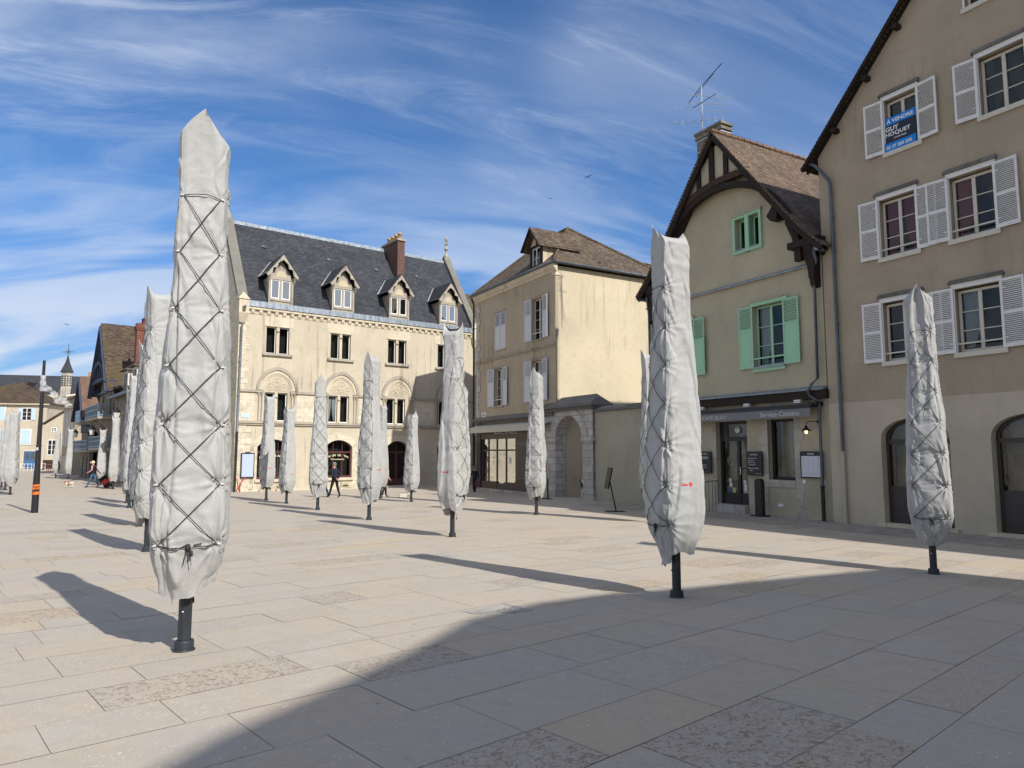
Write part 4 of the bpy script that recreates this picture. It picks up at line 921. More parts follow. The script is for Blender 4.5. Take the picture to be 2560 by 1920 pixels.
for c0 in (.09, .33, .55, .76):
    for i in range(13):
        if rd.random() < .85: z = .10+i*.045; m.box(-.41+c0*.82, -.41+c0*.82+rd.uniform(.05, .12), -.0385, -.0362, z, z+.007)
m.build('menu_text', M['zinc'], mb_)
board('black_menu_board', -3.80, -3.14, .78, 1.62, .0, 'black chalk menu board on the wall right of the cafe door', 'menu board', [('CAFE BLEU', .22, .72, .84, .05), ('CROQUE GRIL', .10, .70, .69, .04), ('OMELETTE', .10, .48, .60, .035), ('Plat du jour', .10, .62, .51, .045), ('- VIN ROUGE', .10, .60, .43, .035), ('Dessert maison', .12, .80, .28, .045), ('- cafe', .15, .4, .19, .04), ('12h - 14h', .62, .94, .07, .03)], mt='lett_w')
board('black_menu_board', -6.2, -5.52, .80, 1.62, .0, 'black menu board left of the cafe door above the railing', 'menu board', [('CAFE BLEU', .25, .75, .86, .05), ('BRASSERIE', .2, .8, .66, .09), ('cuisine', .3, .7, .35, .04), ('maison', .3, .7, .25, .04)], mt='lett_w')['group'] = 'menu boards flanking the cafe door'
_q = RW(-2.93, -.42, 0); pp = empty('black_pillar', (_q.x, _q.y, gz(_q.x, _q.y)), RA, 'slim round-topped black pillar standing before the cafe window', 'pillar')
m = MB(); m.prism([(-.14, 0), (.14, 0), (.14, 1.18), (.11, 1.24), (.04, 1.27), (-.04, 1.27), (-.11, 1.24), (-.14, 1.18)], -.09, .09); m.build('column', M['black'], pp); m = MB(); m.box(-.24, .24, -.2, .2, 0, .05); m.build('foot', M['black'], pp)
rl = root_R('stair_railing', -5.6, -.5, 'black iron railing beside the cafe door steps', 'railing', z=gz(7, 28))
m = MB(); m.tube([(-1.0, 0, .85), (.0, 0, 1.05), (.45, 0, 1.15), (.45, .45, 1.15)], .018, 6); m.build('handrail', M['rail'], rl)
m = MB()
for i in range(9):
    x = -.95+i*.17; m.tube([(x, 0, .0), (x, 0, .86+.19*(x+.95))], .009, 5)
for y in (.15, .3, .45): m.tube([(.45, y, 0), (.45, y, 1.15)], .009, 5)
m.build('bars', M['rail'], rl)

# ------------------------------------------------------------------ garden wall and gateway
H = House('garden_wall', 'R', -11, 'beige rendered garden wall with dark stone coping between gateway and cafe', 'wall', gz(5, 30)-.05)
m = MB(); m.box(-12.85, CX0-.01, .0, .45, -1.3, 3.47); H.b(m, 'wall', M['gardenw'])
m = MB(); m.xprism([(-.12, 3.48), (-.12, 3.56), (.2, 3.74), (.52, 3.56), (.52, 3.48)], -12.8, CX0-.02); H.b(m, 'coping', M['cap'])
H = House('stone_gateway', 'R', -15, 'old round-arched stone gateway with dark sloping cap beside the shop', 'gateway', gz(3, 35)-.05)
ga = seg_pts(-16.02, -13.66, 2.19, 3.37, 16); gy = -.12
m = MB(); m.wall([(-17.15, -1.3), (-12.82, -1.3), (-12.82, 3.62), (-17.15, 3.62)], [arch_hole(ga, -1.25)], gy, .62); m.box(-12.83, -12.82, gy, .9, -1.3, 3.62); m.box(-17.15, -16.2, gy+.62, .72, -1.3, 3.62)
H.b(m, 'arch_wall', M['gate'])
m = MB(); m.band([(p[0], p[1]) for p in ga], [(-14.84+(p[0]+14.84)*1.36, 2.19+(p[1]-2.19)*1.36) for p in ga], gy-.03, gy+.001)
H.b(m, 'voussoirs', M['gate'])
for q in ((-13.72, -12.74, gy-.08, .0, 2.12, 2.3), (-17.2, -15.96, gy-.08, .0, 2.12, 2.3), (-13.72, -12.76, gy-.07, .0, -1.3, -.15), (-17.2, -15.98, gy-.07, .0, -1.3, -.15)): m = MB(); m.box(*q); H.b(m, 'impost_block' if q[4] > 0 else 'base_block', M['gate'])
m = MB(); x0, x1, y0, y1 = -17.3, -12.6, gy-.25, .95
m.box(x0+.1, x1-.1, y0+.1, y1-.1, 3.62, 3.76); m.add([(x0, y0, 3.76), (x1, y0, 3.76), (x1, y1, 3.76), (x0, y1, 3.76), (x0, y0, 3.86), (x1, y0, 3.86), (x1, y1, 3.86), (x0, y1, 3.86), (x0+.5, .35, 4.38), (x1-.5, .35, 4.38)],
      [(0, 3, 2, 1), (0, 1, 5, 4), (1, 2, 6, 5), (2, 3, 7, 6), (3, 0, 4, 7), (4, 5, 9, 8), (5, 6, 9), (6, 7, 8, 9), (7, 4, 8)]); H.b(m, 'cap_stone', M['cap'])
m = MB(); m.box(-13.3, -9.2, 6.5, 6.8, -1.3, 3.3); H.b(m, 'court_wall', M['gardenw'])
# folding chair and table stored in the passage
ct = root_R('garden_table', -13.95, 1.2, 'small dark cafe table in the gateway passage', 'table', z=gz(3, 35.5))
m = MB(); m.lathe([(0, .70), (.32, .70), (.32, .73), (0, .73)], n=20); m.build('tabletop', M['rail'], ct); m = MB(); m.tube([(0, 0, .05), (0, 0, .7)], .025, 8); m.lathe([(.2, .0), (.2, .03), (0, .06)], n=16); m.build('pedestal', M['rail'], ct)
chr_ = root_R('folding_chair', -14.9, 1.0, 'dark folding chair with a white cloth over its back under the gateway', 'chair', z=gz(3, 35.5))
m = MB(); m.box(-.2, .2, -.2, .2, .44, .465); m.build('seat', M['rail'], chr_); m = MB(); m.bar((-.2, .0, .52), (-.34, 0, .88), .38, .03, (1, 0, 0)); m.build('backrest', M['rail'], chr_)
for y in (-.19, .19): m = MB(); m.tube([(-.32, y, .9), (.22, y, 0)], .014, 6); m.build('leg', M['rail'], chr_); m = MB(); m.tube([(.2, y, .45), (-.25, y, 0)], .014, 6); m.build('leg', M['rail'], chr_)
cl = root_R('white_cloth', -15.2, 1.0, 'white cloth hanging over the folding chair under the gateway', 'cloth', z=gz(3, 35.5)+.88); m = MB()
n = 8; vs = [(-.06+.02*math.sin(i), -.2+.4*i/n, -.25) for i in range(n+1)]+[(-.05, -.2+.4*i/n, .02) for i in range(n+1)]+[(.05, -.2+.4*i/n, .02) for i in range(n+1)]+[(.09+.02*math.cos(i*2), -.2+.4*i/n, -.2) for i in range(n+1)]
m.add(vs, [(r*(n+1)+i, r*(n+1)+i+1, (r+1)*(n+1)+i+1, (r+1)*(n+1)+i) for r in range(3) for i in range(n)], True); m.build('cloth_sheet', M['tab'], cl)
# belt barrier and tilted menu lectern
st = empty('belt_barrier', (1.55, 33.9, gz(1.6, 34)), RA, 'low black belt barrier with two posts left of the gateway arch', 'barrier')
for x in (-.32, .32):
    m = MB(); m.box(x-.03, x+.03, -.03, .03, .04, .98); m.build('post', M['black'], st); m = MB(); m.box(x-.22, x+.22, -.16, .16, 0, .035); m.build('foot', M['black'], st)
m = MB(); m.box(-.32, .32, -.01, .01, .88, .99); m.build('belt', M['black'], st)
le = empty('menu_stand', (3.71, 25.46, gz(3.7, 25.5)), R_(10), 'thin black tilted menu stand on a square foot before the garden wall', 'sign stand')
m = MB(); m.box(-.32, .32, -.22, .22, 0, .03); m.build('foot', M['black'], le); m = MB(); m.tube([(.05, 0, .03), (-.14, 0, .95), (-.19, 0, 1.2)], .026, 8); m.build('stem', M['black'], le)
m = MB(); m.bar((-.30, -.0, .82), (-.14, 0, 1.58), .44, .055, (1, 0, .2)); m.build('panel', M['black'], le)

# ------------------------------------------------------------------ ochre townhouse with the dark shopfront
H = House('townhouse', 'R', -20.6, 'ochre three-storey townhouse with pale shutters, hipped mossy tile roof and black shopfront', 'house', gz(1, 38)-.05)
x0, x1 = -25.15, -16.12; dp = 7.9
WY = [(-18.45, -17.32, 7.63, 9.9), (-22.78, -21.68, 4.3, 6.5), (-18.48, -17.38, 4.3, 6.5)]
shop = rect(-24.35, -16.9, -.62, 3.02)
m = MB(); m.wall([(x0, -1.4), (x1, -1.4), (x1, 11.2), (x0, 11.2)], [rect(*q) for q in WY]+[rect(-22.81, -21.45, 7.63, 9.9), shop], 0, .25); H.b(m, 'front_wall', M['y_front'])
m = MB(); m.box(x1-.3, x1, .02, dp, -1.4, 11.3); m.box(x1-.3, x1+.002, dp, dp+9, -1.4, 11.3); H.b(m, 'side_wall', M['y_side'])
m = MB(); m.box(x0+.01, x1-.31, .8, dp+9, -1.4, 11.25); m.box(x0, x0+.2, .02, .8, -1.4, 11.25); H.b(m, 'wall', M['y_front'])
m = MB(); quoins(m, x0-.02, 1, -.7, 11.0, -.035, .02, .42, (.34, .5)); H.b(m, 'quoins', M['quoin'])
m = MB(); m.xprism([(.02, 10.98), (-.06, 10.98), (-.10, 11.08), (-.2, 11.16), (-.26, 11.3), (-.26, 11.38), (.02, 11.38)], x0-.1, x1+.2); m.box(x1-.28, x1+.04, -.05, .3, 10.8, 10.97); H.b(m, 'cornice', M['g_trim'])
m = MB(); m.box(x0-.05, x1+.03, -.07, .01, 7.07, 7.15); m.box(x0-.08, x1+.05, -.12, .01, 7.15, 7.21); H.b(m, 'string_course', M['g_trimd'])
m = MB(); m.xprism([(.0, 3.42), (-.16, 3.42), (-.22, 3.5), (-.22, 3.56), (.0, 3.74)], x0-.1, x1+.0); H.b(m, 'shop_cornice', M['cap'])
m = MB(); m.tube([(x0-.3, -.33, 11.42), (x1+.30, -.33, 11.42), (x1+.33, dp+9, 11.38)], .075, 8); m.box(x0-.3, x1+.28, -.3, -.2, 11.36, 11.44); H.b(m, 'gutter', M['zincd'])
rz, rxl, rxr, ry = 15.15, -22.6, -20.6, 3.85; e = .32; a, b, c_, d = x0-e, x1+e, -e, dp+.1; ez = 11.42
m = MB(); V = [(a, c_, ez), (b, c_, ez), (b, d, ez), (a, d, ez), (rxl, ry, rz), (rxr, ry, rz)]
m.add(V, [(0, 1, 5, 4), (1, 2, 5), (2, 3, 4, 5), (3, 0, 4), (0, 3, 2, 1)])
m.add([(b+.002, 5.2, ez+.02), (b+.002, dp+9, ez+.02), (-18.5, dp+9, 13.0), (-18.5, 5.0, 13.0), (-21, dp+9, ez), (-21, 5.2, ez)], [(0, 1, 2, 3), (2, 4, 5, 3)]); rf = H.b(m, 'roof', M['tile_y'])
m = MB()
for p, q in (((rxl, ry, rz), (rxr, ry, rz)), ((rxr, ry, rz), (b, c_, ez)), ((rxl, ry, rz), (a, c_, ez)), ((rxr, ry, rz), (b, d, ez)), ((-18.5, 6, 13.0), (-18.5, dp+9, 13.0))):
    p, q = Vector(p), Vector(q); n = int((q-p).length/.33)
    for i in range(n): s_ = p+(q-p)*(i/n); t_ = p+(q-p)*((i+1.05)/n); m.tube([s_+Vector((0, 0, .01)), t_+Vector((0, 0, .03))], [.10, .085], 6)
H.b(m, 'ridge_tiles', M['tile_y'], rf)
m = MB(); m.box(-19.1, -18.95, 2.2, 2.35, 13.4, 13.55); m.box(-16.5, -16.35, 3.0, 3.15, 11.8, 11.95); H.b(m, 'tile_vent', M['timber'], rf)
# dormer
dx0, dx1 = -18.72, -17.4; dm = MB()
dm.wall([(dx0, 11.35), (dx1, 11.35), (dx1, 12.9), ((dx0+dx1)/2, 13.7), (dx0, 12.9)], [rect(-18.52, -17.66, 11.6, 12.75)], .06, .15)
dm.box(dx1-.05, dx1-.002, .2, 2.2, 11.5, 12.88); dm.box(dx0+.002, dx0+.05, .2, 2.2, 11.5, 12.88); do = H.b(dm, 'dormer', M['y_side'])
m = MB(); xc = (dx0+dx1)/2
for sd in (-1, 1):
    q = [(xc, -.4, 13.86), (xc+sd*.95, -.4, 12.72), (xc+sd*.95, 2.4, 12.72), (xc, 3.0, 13.86)]
    m.add(q+[(p[0], p[1], p[2]-.1) for p in q], [(0, 1, 2, 3), (7, 6, 5, 4), (0, 4, 5, 1), (1, 5, 6, 2)])
H.b(m, 'dormer_roof', M['tile_y'], do)
m = MB()
for sd in (-1, 1): m.bar((xc, -.37, 13.74), (xc+sd*.93, -.37, 12.62), .05, .13, (0, 1, 0))
m.box(dx0, dx1, .03, .07, 12.76, 12.9); m.box(xc-.04, xc+.04, .03, .07, 12.9, 13.6); m.box(dx0, -18.52, .03, .07, 11.4, 12.76); m.box(-17.66, dx1, .03, .07, 11.4, 12.76)
H.b(m, 'dormer_frame', M['timber'], do)
window(H, -18.50, -17.68, 11.62, 12.74, .1, M['bluew'], 2, 2, .05, depth=.3)
for i, (a, b, c_, d) in enumerate(WY):
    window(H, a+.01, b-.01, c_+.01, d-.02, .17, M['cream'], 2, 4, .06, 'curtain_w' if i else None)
    m = MB(); m.box(a-.03, b+.03, -.02, .01, d, d+.07); m.box(a-.06, b+.06, -.06, .012, d+.07, d+.12); m.box(a-.05, b+.05, -.07, .15, c_-.09, c_); m.box(a-.03, a, -.012, .01, c_, d); H.b(m, 'window_surround', M['g_trimd'])
    m = MB(); m.box(a, b, .01, .04, c_+.35, c_+.40); H.b(m, 'guard_rail', M['bluew'])
    shutter(H, a, .58, -1, c_, d+.02, -.02, M['bluew'], 'top', R_(8), 16); shutter(H, b, .62, 1, c_, d+.02, -.02, M['bluew'], 'top', R_(8), 16)
m = MB(); m.box(-22.88, -21.4, -.06, .1, 7.54, 7.63); m.box(-22.85, -21.42, -.03, .01, 9.9, 9.96); H.b(m, 'sill', M['g_trimd'])
shutter(H, -22.80, .66, 1, 7.64, 9.88, .06, M['bluew'], 'top', 0, 16); shutter(H, -21.46, .66, -1, 7.64, 9.88, .06, M['bluew'], 'top', 0, 16)
# shopfront
m = MB(); y = -.08
m.box(-24.9, -24.36, y-.06, .02, -.55, 3.40); m.box(-16.9, -16.3, y-.02, .02, -.55, 3.40); m.box(-24.36, -16.9, y-.03, .02, 2.36, 3.40)
for x in (-24.82, -24.62): m.box(x, x+.12, y-.08, y-.06, .2, 2.2)
m.box(-24.36, -22.42, y, .06, -.55, -.12); m.box(-21.5, -20.2, y, .06, -.55, -.12); m.box(-20.2, -16.9, y, .05, -.55, -.02)
m.box(-24.36, -24.24, -.02, .08, -.12, 2.36); m.box(-20.26, -20.14, -.02, .08, -.12, 2.36)
for x in (-23.52, -22.47, -21.36): m.box(x-.045, x+.045, -.01, .05, -.12, 2.36)
m.box(-24.24, -20.26, -.005, .045, 1.66, 1.75); m.box(-22.42, -21.41, y+.02, .06, -.55, -.2); m.box(-20.14, -16.95, -.03, .02, -.02, 2.36)
m.box(-20.0, -18.2, -.05, -.03, .1, 2.25); sf = H.b(m, 'shopfront', M['darkbrown'])
m = MB(); m.quad((-24.3, .03, -.2), (-20.2, .03, -.2), (-20.2, .03, 2.36), (-24.3, .03, 2.36)); H.b(m, 'pane', M['glassm'], sf)
m = MB(); m.box(-24.3, -20.2, .72, .76, -.5, 2.5); m.box(-24.36, -24.32, .1, .75, -.5, 2.5); m.box(-20.2, -20.16, .1, .75, -.5, 2.5); H.b(m, 'dark_room', M['interior'], sf)
m = MB(); m.box(-24.1, -20.4, .3, .6, -.1, .02); m.box(-22.8, -20.5, .3, .5, .25, .32); H.b(m, 'window_display', M['timber2'], sf)
m = MB(); m.box(-21.05, -20.83, .01, .02, .95, 1.28); H.b(m, 'notice', M['paper'], sf)
m = MB()
for (xa, xb, za, zb) in ((-19.95, -19.93, .15, 2.1), (-18.3, -18.28, .15, 2.1), (-19.93, -18.3, .15, .17), (-19.93, -18.3, 2.08, 2.1)): m.box(xa, xb, -.062, -.05, za, zb)
for i in range(5): m.tube([(-19.3+i*.1, -.06, 1.8-abs(i-2)*.07), (-19.1, -.06, 1.25), (-19.2+i*.05, -.06, .95)], .006, 4)
H.b(m, 'gold_ornament', M['lett_gold'], sf)
text('RACINES', sf, -19.65, -18.95, 1.93, -.055, M['lett_gold'], .06, 'shop_lettering', xf=H.xf)
for z, s_ in ((.66, 'BISTROT'), (.5, 'RESTAURANT'), (.34, 'CAVE')): text(s_, sf, -19.5, -18.9, z, -.055, M['lett_gold'], .05, 'shop_lettering', xf=H.xf)
text('RACINES', sf, -22.55, -19.9, 2.62, -.135, M['lett_g'], .22, 'shop_lettering', xf=H.xf)
for i, ch_ in enumerate('BAR A VINS'):
    if ch_ == ' ': continue
    a_ = (i-4.5)/4.5; text(ch_, sf, -22.05+a_*.98, -22.05+a_*.98+.12, 1.42-.22*a_*a_, .015, M['lett_c'], .13, 'window_lettering', xf=H.xf)
m = MB(); m.xprism([(-.08, 3.22), (-.55, 3.06), (-.55, 3.02), (-.08, 3.17)], -24.85, -16.4); m.box(-24.85, -16.4, -.62, -.55, 2.98, 3.06)
aw2_ = H.b(m, 'awning', M['awn_w']); m = MB(); m.box(-24.85, -16.4, -.60, -.59, 2.74, 2.98); H.b(m, 'valance', M['awn_w'], aw2_); text('RACINES', aw2_, -21.6, -20.4, 2.82, -.607, M['lett_g'], .07, 'awning_lettering', xf=H.xf)
m = MB(); m.box(-25.1, -18.3, -.10, .05, -1.3, -.55); m.box(-22.45, -21.4, -.45, -.10, -1.3, -.66); H.b(m, 'plinth', M['gate'])
m = MB(); m.box(-24.42, -23.86, -.03, .0, 3.72, 4.0); pl = H.b(m, 'street_plate', M['lett_w']); m = MB(); m.box(-24.33, -23.95, -.034, -.03, 3.88, 3.92); m.box(-24.36, -23.92, -.034, -.03, 3.78, 3.83); H.b(m, 'plate_lettering', M['zincd'], pl)
gutter_pipe(H, [(x0-.2, -.3, 11.3), (x0-.25, -.1, 10.9), (x0-.22, -.08, -.7)], .055, M['castiron'])

# ------------------------------------------------------------------ neo-gothic tea room building
H = House('neo_gothic_house', 'G', 8.3, 'cream neo-gothic building with steep slate roof, four stone dormers and pointed arches', 'building', gz(-10, 44)-.05)
gx0, gx1 = .0, 16.72
w2 = [(1.5, 2.9), (5.58, 6.95), (9.63, 11.02), (13.52, 14.9)]; w1 = [(1.53, 2.9), (5.53, 6.92), (9.6, 11.0), (13.55, 14.95)]
hl = [rect(a, b, 7.55, 9.2) for a, b in w2]+[rect(a, b, 3.46, 5.18) for a, b in w1]
sw = [(1.2, 3.14, 1.92, 2.36, -.02), (5.4, 7.22, 1.92, 2.36, -.02), (9.66, 11.3, 1.92, 2.34, -1.2), (13.55, 15.2, 1.92, 2.34, -1.2)]
arcs = [seg_pts(a, b, c_, d, 12) for a, b, c_, d, e in sw]
m = MB(); m.wall([(gx0, -1.4), (gx1, -1.4), (gx1, 10.25), (gx0, 10.25)], hl+[arch_hole(p, s_[4]) for p, s_ in zip(arcs, sw)], 0, .3); H.b(m, 'front_wall', M['g_wall'])
m = MB(); rY, rZ = 4.05, 16.62
m.xprism([(.75, -1.4), (8.1, -1.4), (8.1, 10.2), (rY, rZ-.35), (.75, 10.9)], gx0+.3, gx1-.3); m.box(gx0+.005, gx0+.29, .31, .74, -1.4, 10.2); m.box(gx1-.29, gx1-.005, .31, .74, -1.4, 10.2); H.b(m, 'wall', M['g_wall'])
gp = [(-.05, 10.2), (-.05, 10.85), (rY, rZ+.30), (8.2, 10.85), (8.2, 10.2)]
for xa, xb in ((gx0-.28, gx0+.30), (gx1-.36, gx1+.18)): m = MB(); m.xprism([(-.05, 10.62), (rY, rZ-.1), (8.2, 10.62), (8.2, 11.0), (rY, rZ+.42), (-.05, 11.0)], xa, xb); H.b(m, 'gable_coping', M['coping'])
m = MB(); m.xprism([(.02, -1.4), (8.1, -1.4), (8.1, 10.5), (rY, rZ+.0), (.02, 10.5)], gx0-.12, gx0+.29); m.xprism([(.02, -1.4), (8.1, -1.4), (8.1, 10.5), (rY, rZ+.0), (.02, 10.5)], gx1-.29, gx1+.06); H.b(m, 'gable_wall', M['g_stone'])
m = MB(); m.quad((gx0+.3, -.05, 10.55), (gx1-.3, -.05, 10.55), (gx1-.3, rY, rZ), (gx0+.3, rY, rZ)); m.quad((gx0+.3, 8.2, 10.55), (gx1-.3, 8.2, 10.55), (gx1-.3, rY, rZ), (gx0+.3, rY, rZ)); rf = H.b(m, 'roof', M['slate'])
m = MB(); m.xprism([(rY-.16, rZ-.22), (rY, rZ+.06), (rY+.16, rZ-.22)], gx0+.3, gx1-.36); m.box(gx0+.3, gx1-.3, -.2, -.03, 10.28, 10.62); 
for x in np.arange(gx0+1.2, gx1, 1.3): m.box(x, x+.03, -.206, -.2, 10.28, 10.62)
H.b(m, 'zinc_gutter', M['zinc'], rf)
for xc, zc in ((2.0, 14.9), (6.4, 14.75), (9.9, 14.6), (13.2, 14.6)):
    yc = (zc-10.55)/(rZ-10.55)*(rY+.05)-.05; m = MB(); m.add([(xc-.18, yc-.15, zc-.08), (xc+.18, yc-.15, zc-.08), (xc, yc-.02, zc+.16), (xc, yc+.3, zc+.15)], [(0, 1, 2), (1, 3, 2), (0, 2, 3)]); H.b(m, 'roof_vent', M['zincd'], rf)
m = MB(); m.box(gx0+.25, gx1-.3, -.14, .01, 10.12, 10.279)
for i in range(34):
    x = gx0+.55+i*.475; m.xprism([(.01, 9.86), (-.06, 9.88), (-.11, 9.98), (-.11, 10.119), (.01, 10.119)], x, x+.2)
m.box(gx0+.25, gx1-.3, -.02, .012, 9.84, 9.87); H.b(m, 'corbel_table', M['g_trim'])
# corner kneelers with gargoyles and finials
for x in (gx0-.25, gx1-.33):
    m = MB(); m.box(x, x+.58, -.38, .1, 9.8, 10.62); m.add([(x-.05, -.43, 10.62), (x+.63, -.43, 10.62), (x+.63, .12, 10.62), (x-.05, .12, 10.62), (x+.29, -.15, 11.1)], [(0, 1, 4), (1, 2, 4), (2, 3, 4), (3, 0, 4)])
    m.add([(x, -.38, 9.8), (x+.58, -.38, 9.8), (x+.58, .1, 9.8), (x, .1, 9.8), (x+.12, -.12, 9.25), (x+.46, -.12, 9.25), (x+.46, .1, 9.25), (x+.12, .1, 9.25)], [(0, 1, 5, 4), (1, 2, 6, 5), (3, 0, 4, 7), (4, 5, 6, 7)]); kn = H.b(m, 'kneeler', M['g_trim'])
    m = MB(); m.tube([(x+.29, -.3, 10.15), (x+.29, -.5, 10.1), (x+.29, -.72, 10.18)], [.12, .1, .06], 8); m.box(x+.2, x+.38, -.52, -.36, 9.95, 10.02); H.b(m, 'gargoyle', M['g_trimd'], kn)
def finial(x, y, z, parent=None):
    m = MB(); m.box(x-.17, x+.17, y-.2, y+.2, z-.5, z+.05); m.lathe([(.2, 0), (.12, .25), (.07, .3), (.065, .55), (.16, .6), (.17, .66), (.07, .72), (.055, 1.0), (.09, 1.1), (.06, 1.2), (.05, 1.35), (.1, 1.45), (.09, 1.52), (.0, 1.72)], (x, y, z), 8)
    for zz_, r in ((1.12, .2), (1.4, .16)):
        for k in range(4):
            a_ = k*math.pi/2; m.tube([(x, y, z+zz_-.12), (x+r*.7*math.cos(a_), y+r*.7*math.sin(a_), z+zz_-.08), (x+r*math.cos(a_), y+r*math.sin(a_), z+zz_+.04)], [.05, .04, .015], 5)
    return H.b(m, 'finial', M['g_trimd'], parent)
finial(gx1-.1, rY, rZ+.35); finial(gx0, rY, rZ+.35)
# chimney
m = MB(); m.box(11.28, 11.85, 2.0, 4.4, 12.2, 16.85); ch = H.b(m, 'chimney', M['brick_d']); m = MB(); m.box(11.2, 11.93, 1.9, 4.5, 16.85, 17.0); H.b(m, 'chimney_cap', M['g_trimd'], ch)
for i in range(4): m = MB(); m.lathe([(.14, 0), (.13, .35), (.16, .36), (.16, .5), (.1, .5)], (11.56, 2.25+i*.55, 17.0), 10); H.b(m, 'chimney_pot', M['terra'], ch)
# dormers
for xc in (2.27, 6.32, 10.38, 14.34):
    a, b = xc-.72, xc+.72; y = -.06
    m = MB(); m.wall([(a, 10.4), (b, 10.4), (b, 12.3), (xc, 13.35), (a, 12.3)], [rect(xc-.6, xc-.06, 10.95, 12.14), rect(xc+.06, xc+.6, 10.95, 12.14)], y, .2)
    m.box(a+.002, a+.12, y+.2, 1.3, 10.4, 12.28); m.box(b-.12, b-.002, y+.2, 1.3, 10.4, 12.28); m.box(a-.04, a+.06, y-.05, y+.01, 10.35, 12.25); m.box(b-.06, b+.04, y-.05, y+.01, 10.35, 12.25)
    m.box(a, b, y-.06, y, 10.8, 10.88)
    dm_ = H.b(m, 'dormer', M['g_trimd'])
    # trefoil barge arch projecting in front
    outs = [(xc-.98, 12.36), (xc-.74, 12.7), (xc-.5, 13.02), (xc-.25, 13.34), (xc, 13.68), (xc+.25, 13.34), (xc+.5, 13.02), (xc+.74, 12.7), (xc+.98, 12.36)]
    m = MB(); inn = []
    base = [(xc-.9, 12.22), (xc-.66, 12.42), (xc-.60, 12.78), (xc-.36, 12.82), (xc-.30, 13.1), (xc, 13.34), (xc+.30, 13.1), (xc+.36, 12.82), (xc+.60, 12.78), (xc+.66, 12.42), (xc+.9, 12.22)]
    oo = [(xc-1.0, 12.34), (xc-.86, 12.54), (xc-.7, 12.75), (xc-.5, 13.02), (xc-.27, 13.33), (xc, 13.69), (xc+.27, 13.33), (xc+.5, 13.02), (xc+.7, 12.75), (xc+.86, 12.54), (xc+1.0, 12.34)]
    m.band(base, oo, y-.36, y-.26)
    for sd in (-1, 1): m.xprism([(y, 11.9), (y-.1, 12.0), (y-.34, 12.3), (y, 12.34)], xc+sd*.78-.06, xc+sd*.78+.06)
    H.b(m, 'barge_arch', M['g_trimd'], dm_)
    m = MB(); m.add([(xc+.34*math.cos(t), y-.012, 12.30+.42*math.sin(t)) for t in [math.pi*q/10 for q in range(11)]], [tuple(range(11))]); H.b(m, 'tympanum', M['y_side'], dm_)
    m = MB()
    for sd in (-1, 1):
        q = [(xc, y-.4, 13.74), (xc+sd*1.02, y-.4, 12.38), (xc+sd*1.02, 1.3, 12.38), (xc, 2.2, 13.74)]; m.add(q+[(p[0], p[1], p[2]-.04) for p in q], [(0, 1, 2, 3), (7, 6, 5, 4), (0, 4, 5, 1), (1, 5, 6, 2)])
    H.b(m, 'dormer_roof', M['slate'], dm_)
    m = MB()
    m.bar((xc-1.0, y-.38, 12.40), (xc-1.0, 1.2, 12.44), .06, .04); m.bar((xc-1.03, 1.22, 12.42), (xc-.02, 2.15, 13.76), .16, .03); m.bar((xc+1.03, 1.22, 12.42), (xc+.02, 2.15, 13.76), .16, .03); H.b(m, 'zinc_flashing', M['zinclight'], dm_)
    for sd in (-1, 1):
        p_, q_ = (xc-.59, xc-.07) if sd < 0 else (xc+.07, xc+.59); window(H, p_, q_, 10.96, 12.13, y+.05, M['white'], 1, 1, .055, None, gm='glassm', depth=.3)
# second floor mullioned windows, first floor windows under pointed arches
for fl, (lst, za, zb) in enumerate(((w2, 7.55, 9.2), (w1, 3.46, 5.18))):
    for a, b in lst:
        xc = (a+b)/2; m = MB()
        m.box(xc-.09, xc+.09, -.02, .2, za, zb); m.lathe([(.1, -.03), (.1, 0), (.07, .04)], (xc, -.03, zb-.25), 8)
        if fl == 0: m.box(a-.03, a+.001, -.02, .02, za, zb); m.box(b-.001, b+.03, -.02, .02, za, zb); m.box(a-.06, b+.06, -.05, .02, zb, zb+.05); m.box(a-.25, b+.25, -.012, .01, zb+.05, zb+.65)
        H.b(m, 'mullion', M['g_trim'])
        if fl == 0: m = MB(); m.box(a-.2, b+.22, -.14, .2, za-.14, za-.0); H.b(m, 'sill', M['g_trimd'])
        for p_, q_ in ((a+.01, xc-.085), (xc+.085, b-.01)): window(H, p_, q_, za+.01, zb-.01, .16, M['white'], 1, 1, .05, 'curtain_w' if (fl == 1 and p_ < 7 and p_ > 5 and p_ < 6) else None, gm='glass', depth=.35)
cen = [(2.26, 1.26), (6.36, 1.23), (10.44, 1.22), (14.5, 1.2)]
for xc, h in cen:
    m = MB(); mc = MB()
    o_ = pointed_pts(xc, h, 5.30, 6.76); i_ = pointed_pts(xc, h-.17, 5.30, 6.55); j_ = pointed_pts(xc, h-.34, 5.30, 6.34)
    mc.band(i_, o_, -.13, .0); m.band(j_, i_, -.07, .0)
    k_ = pointed_pts(xc, h-.42, 5.30, 6.24); m.band(k_, j_, -.03, .0)
    rd = random.Random(int(xc*10))
    t_ = MB()
    for (cx, cz, r) in ((xc, 5.82, .27), (xc-.42, 5.52, .22), (xc+.42, 5.52, .22), (xc-.1, 5.45, .14), (xc+.12, 5.45, .14)):
        for q in range(14): 
            a_ = q*2*math.pi/14; t_.bar((cx+r*math.cos(a_), -.012, cz+r*math.sin(a_)), (cx+r*math.cos(a_+.5), -.012, cz+r*math.sin(a_+.5)), .03, .025, (0, 1, 0))
        for q in range(6):
            a_ = q*math.pi/3; t_.bar((cx, -.01, cz), (cx+r*.8*math.cos(a_), -.01, cz+r*.8*math.sin(a_)), .02, .03, (0, 1, 0))
    H.b(t_, 'carved_tympanum', M['g_trim']); H.b(mc, 'hood_mould', M['g_trimd']); H.b(m, 'pointed_arch', M['g_trim'])
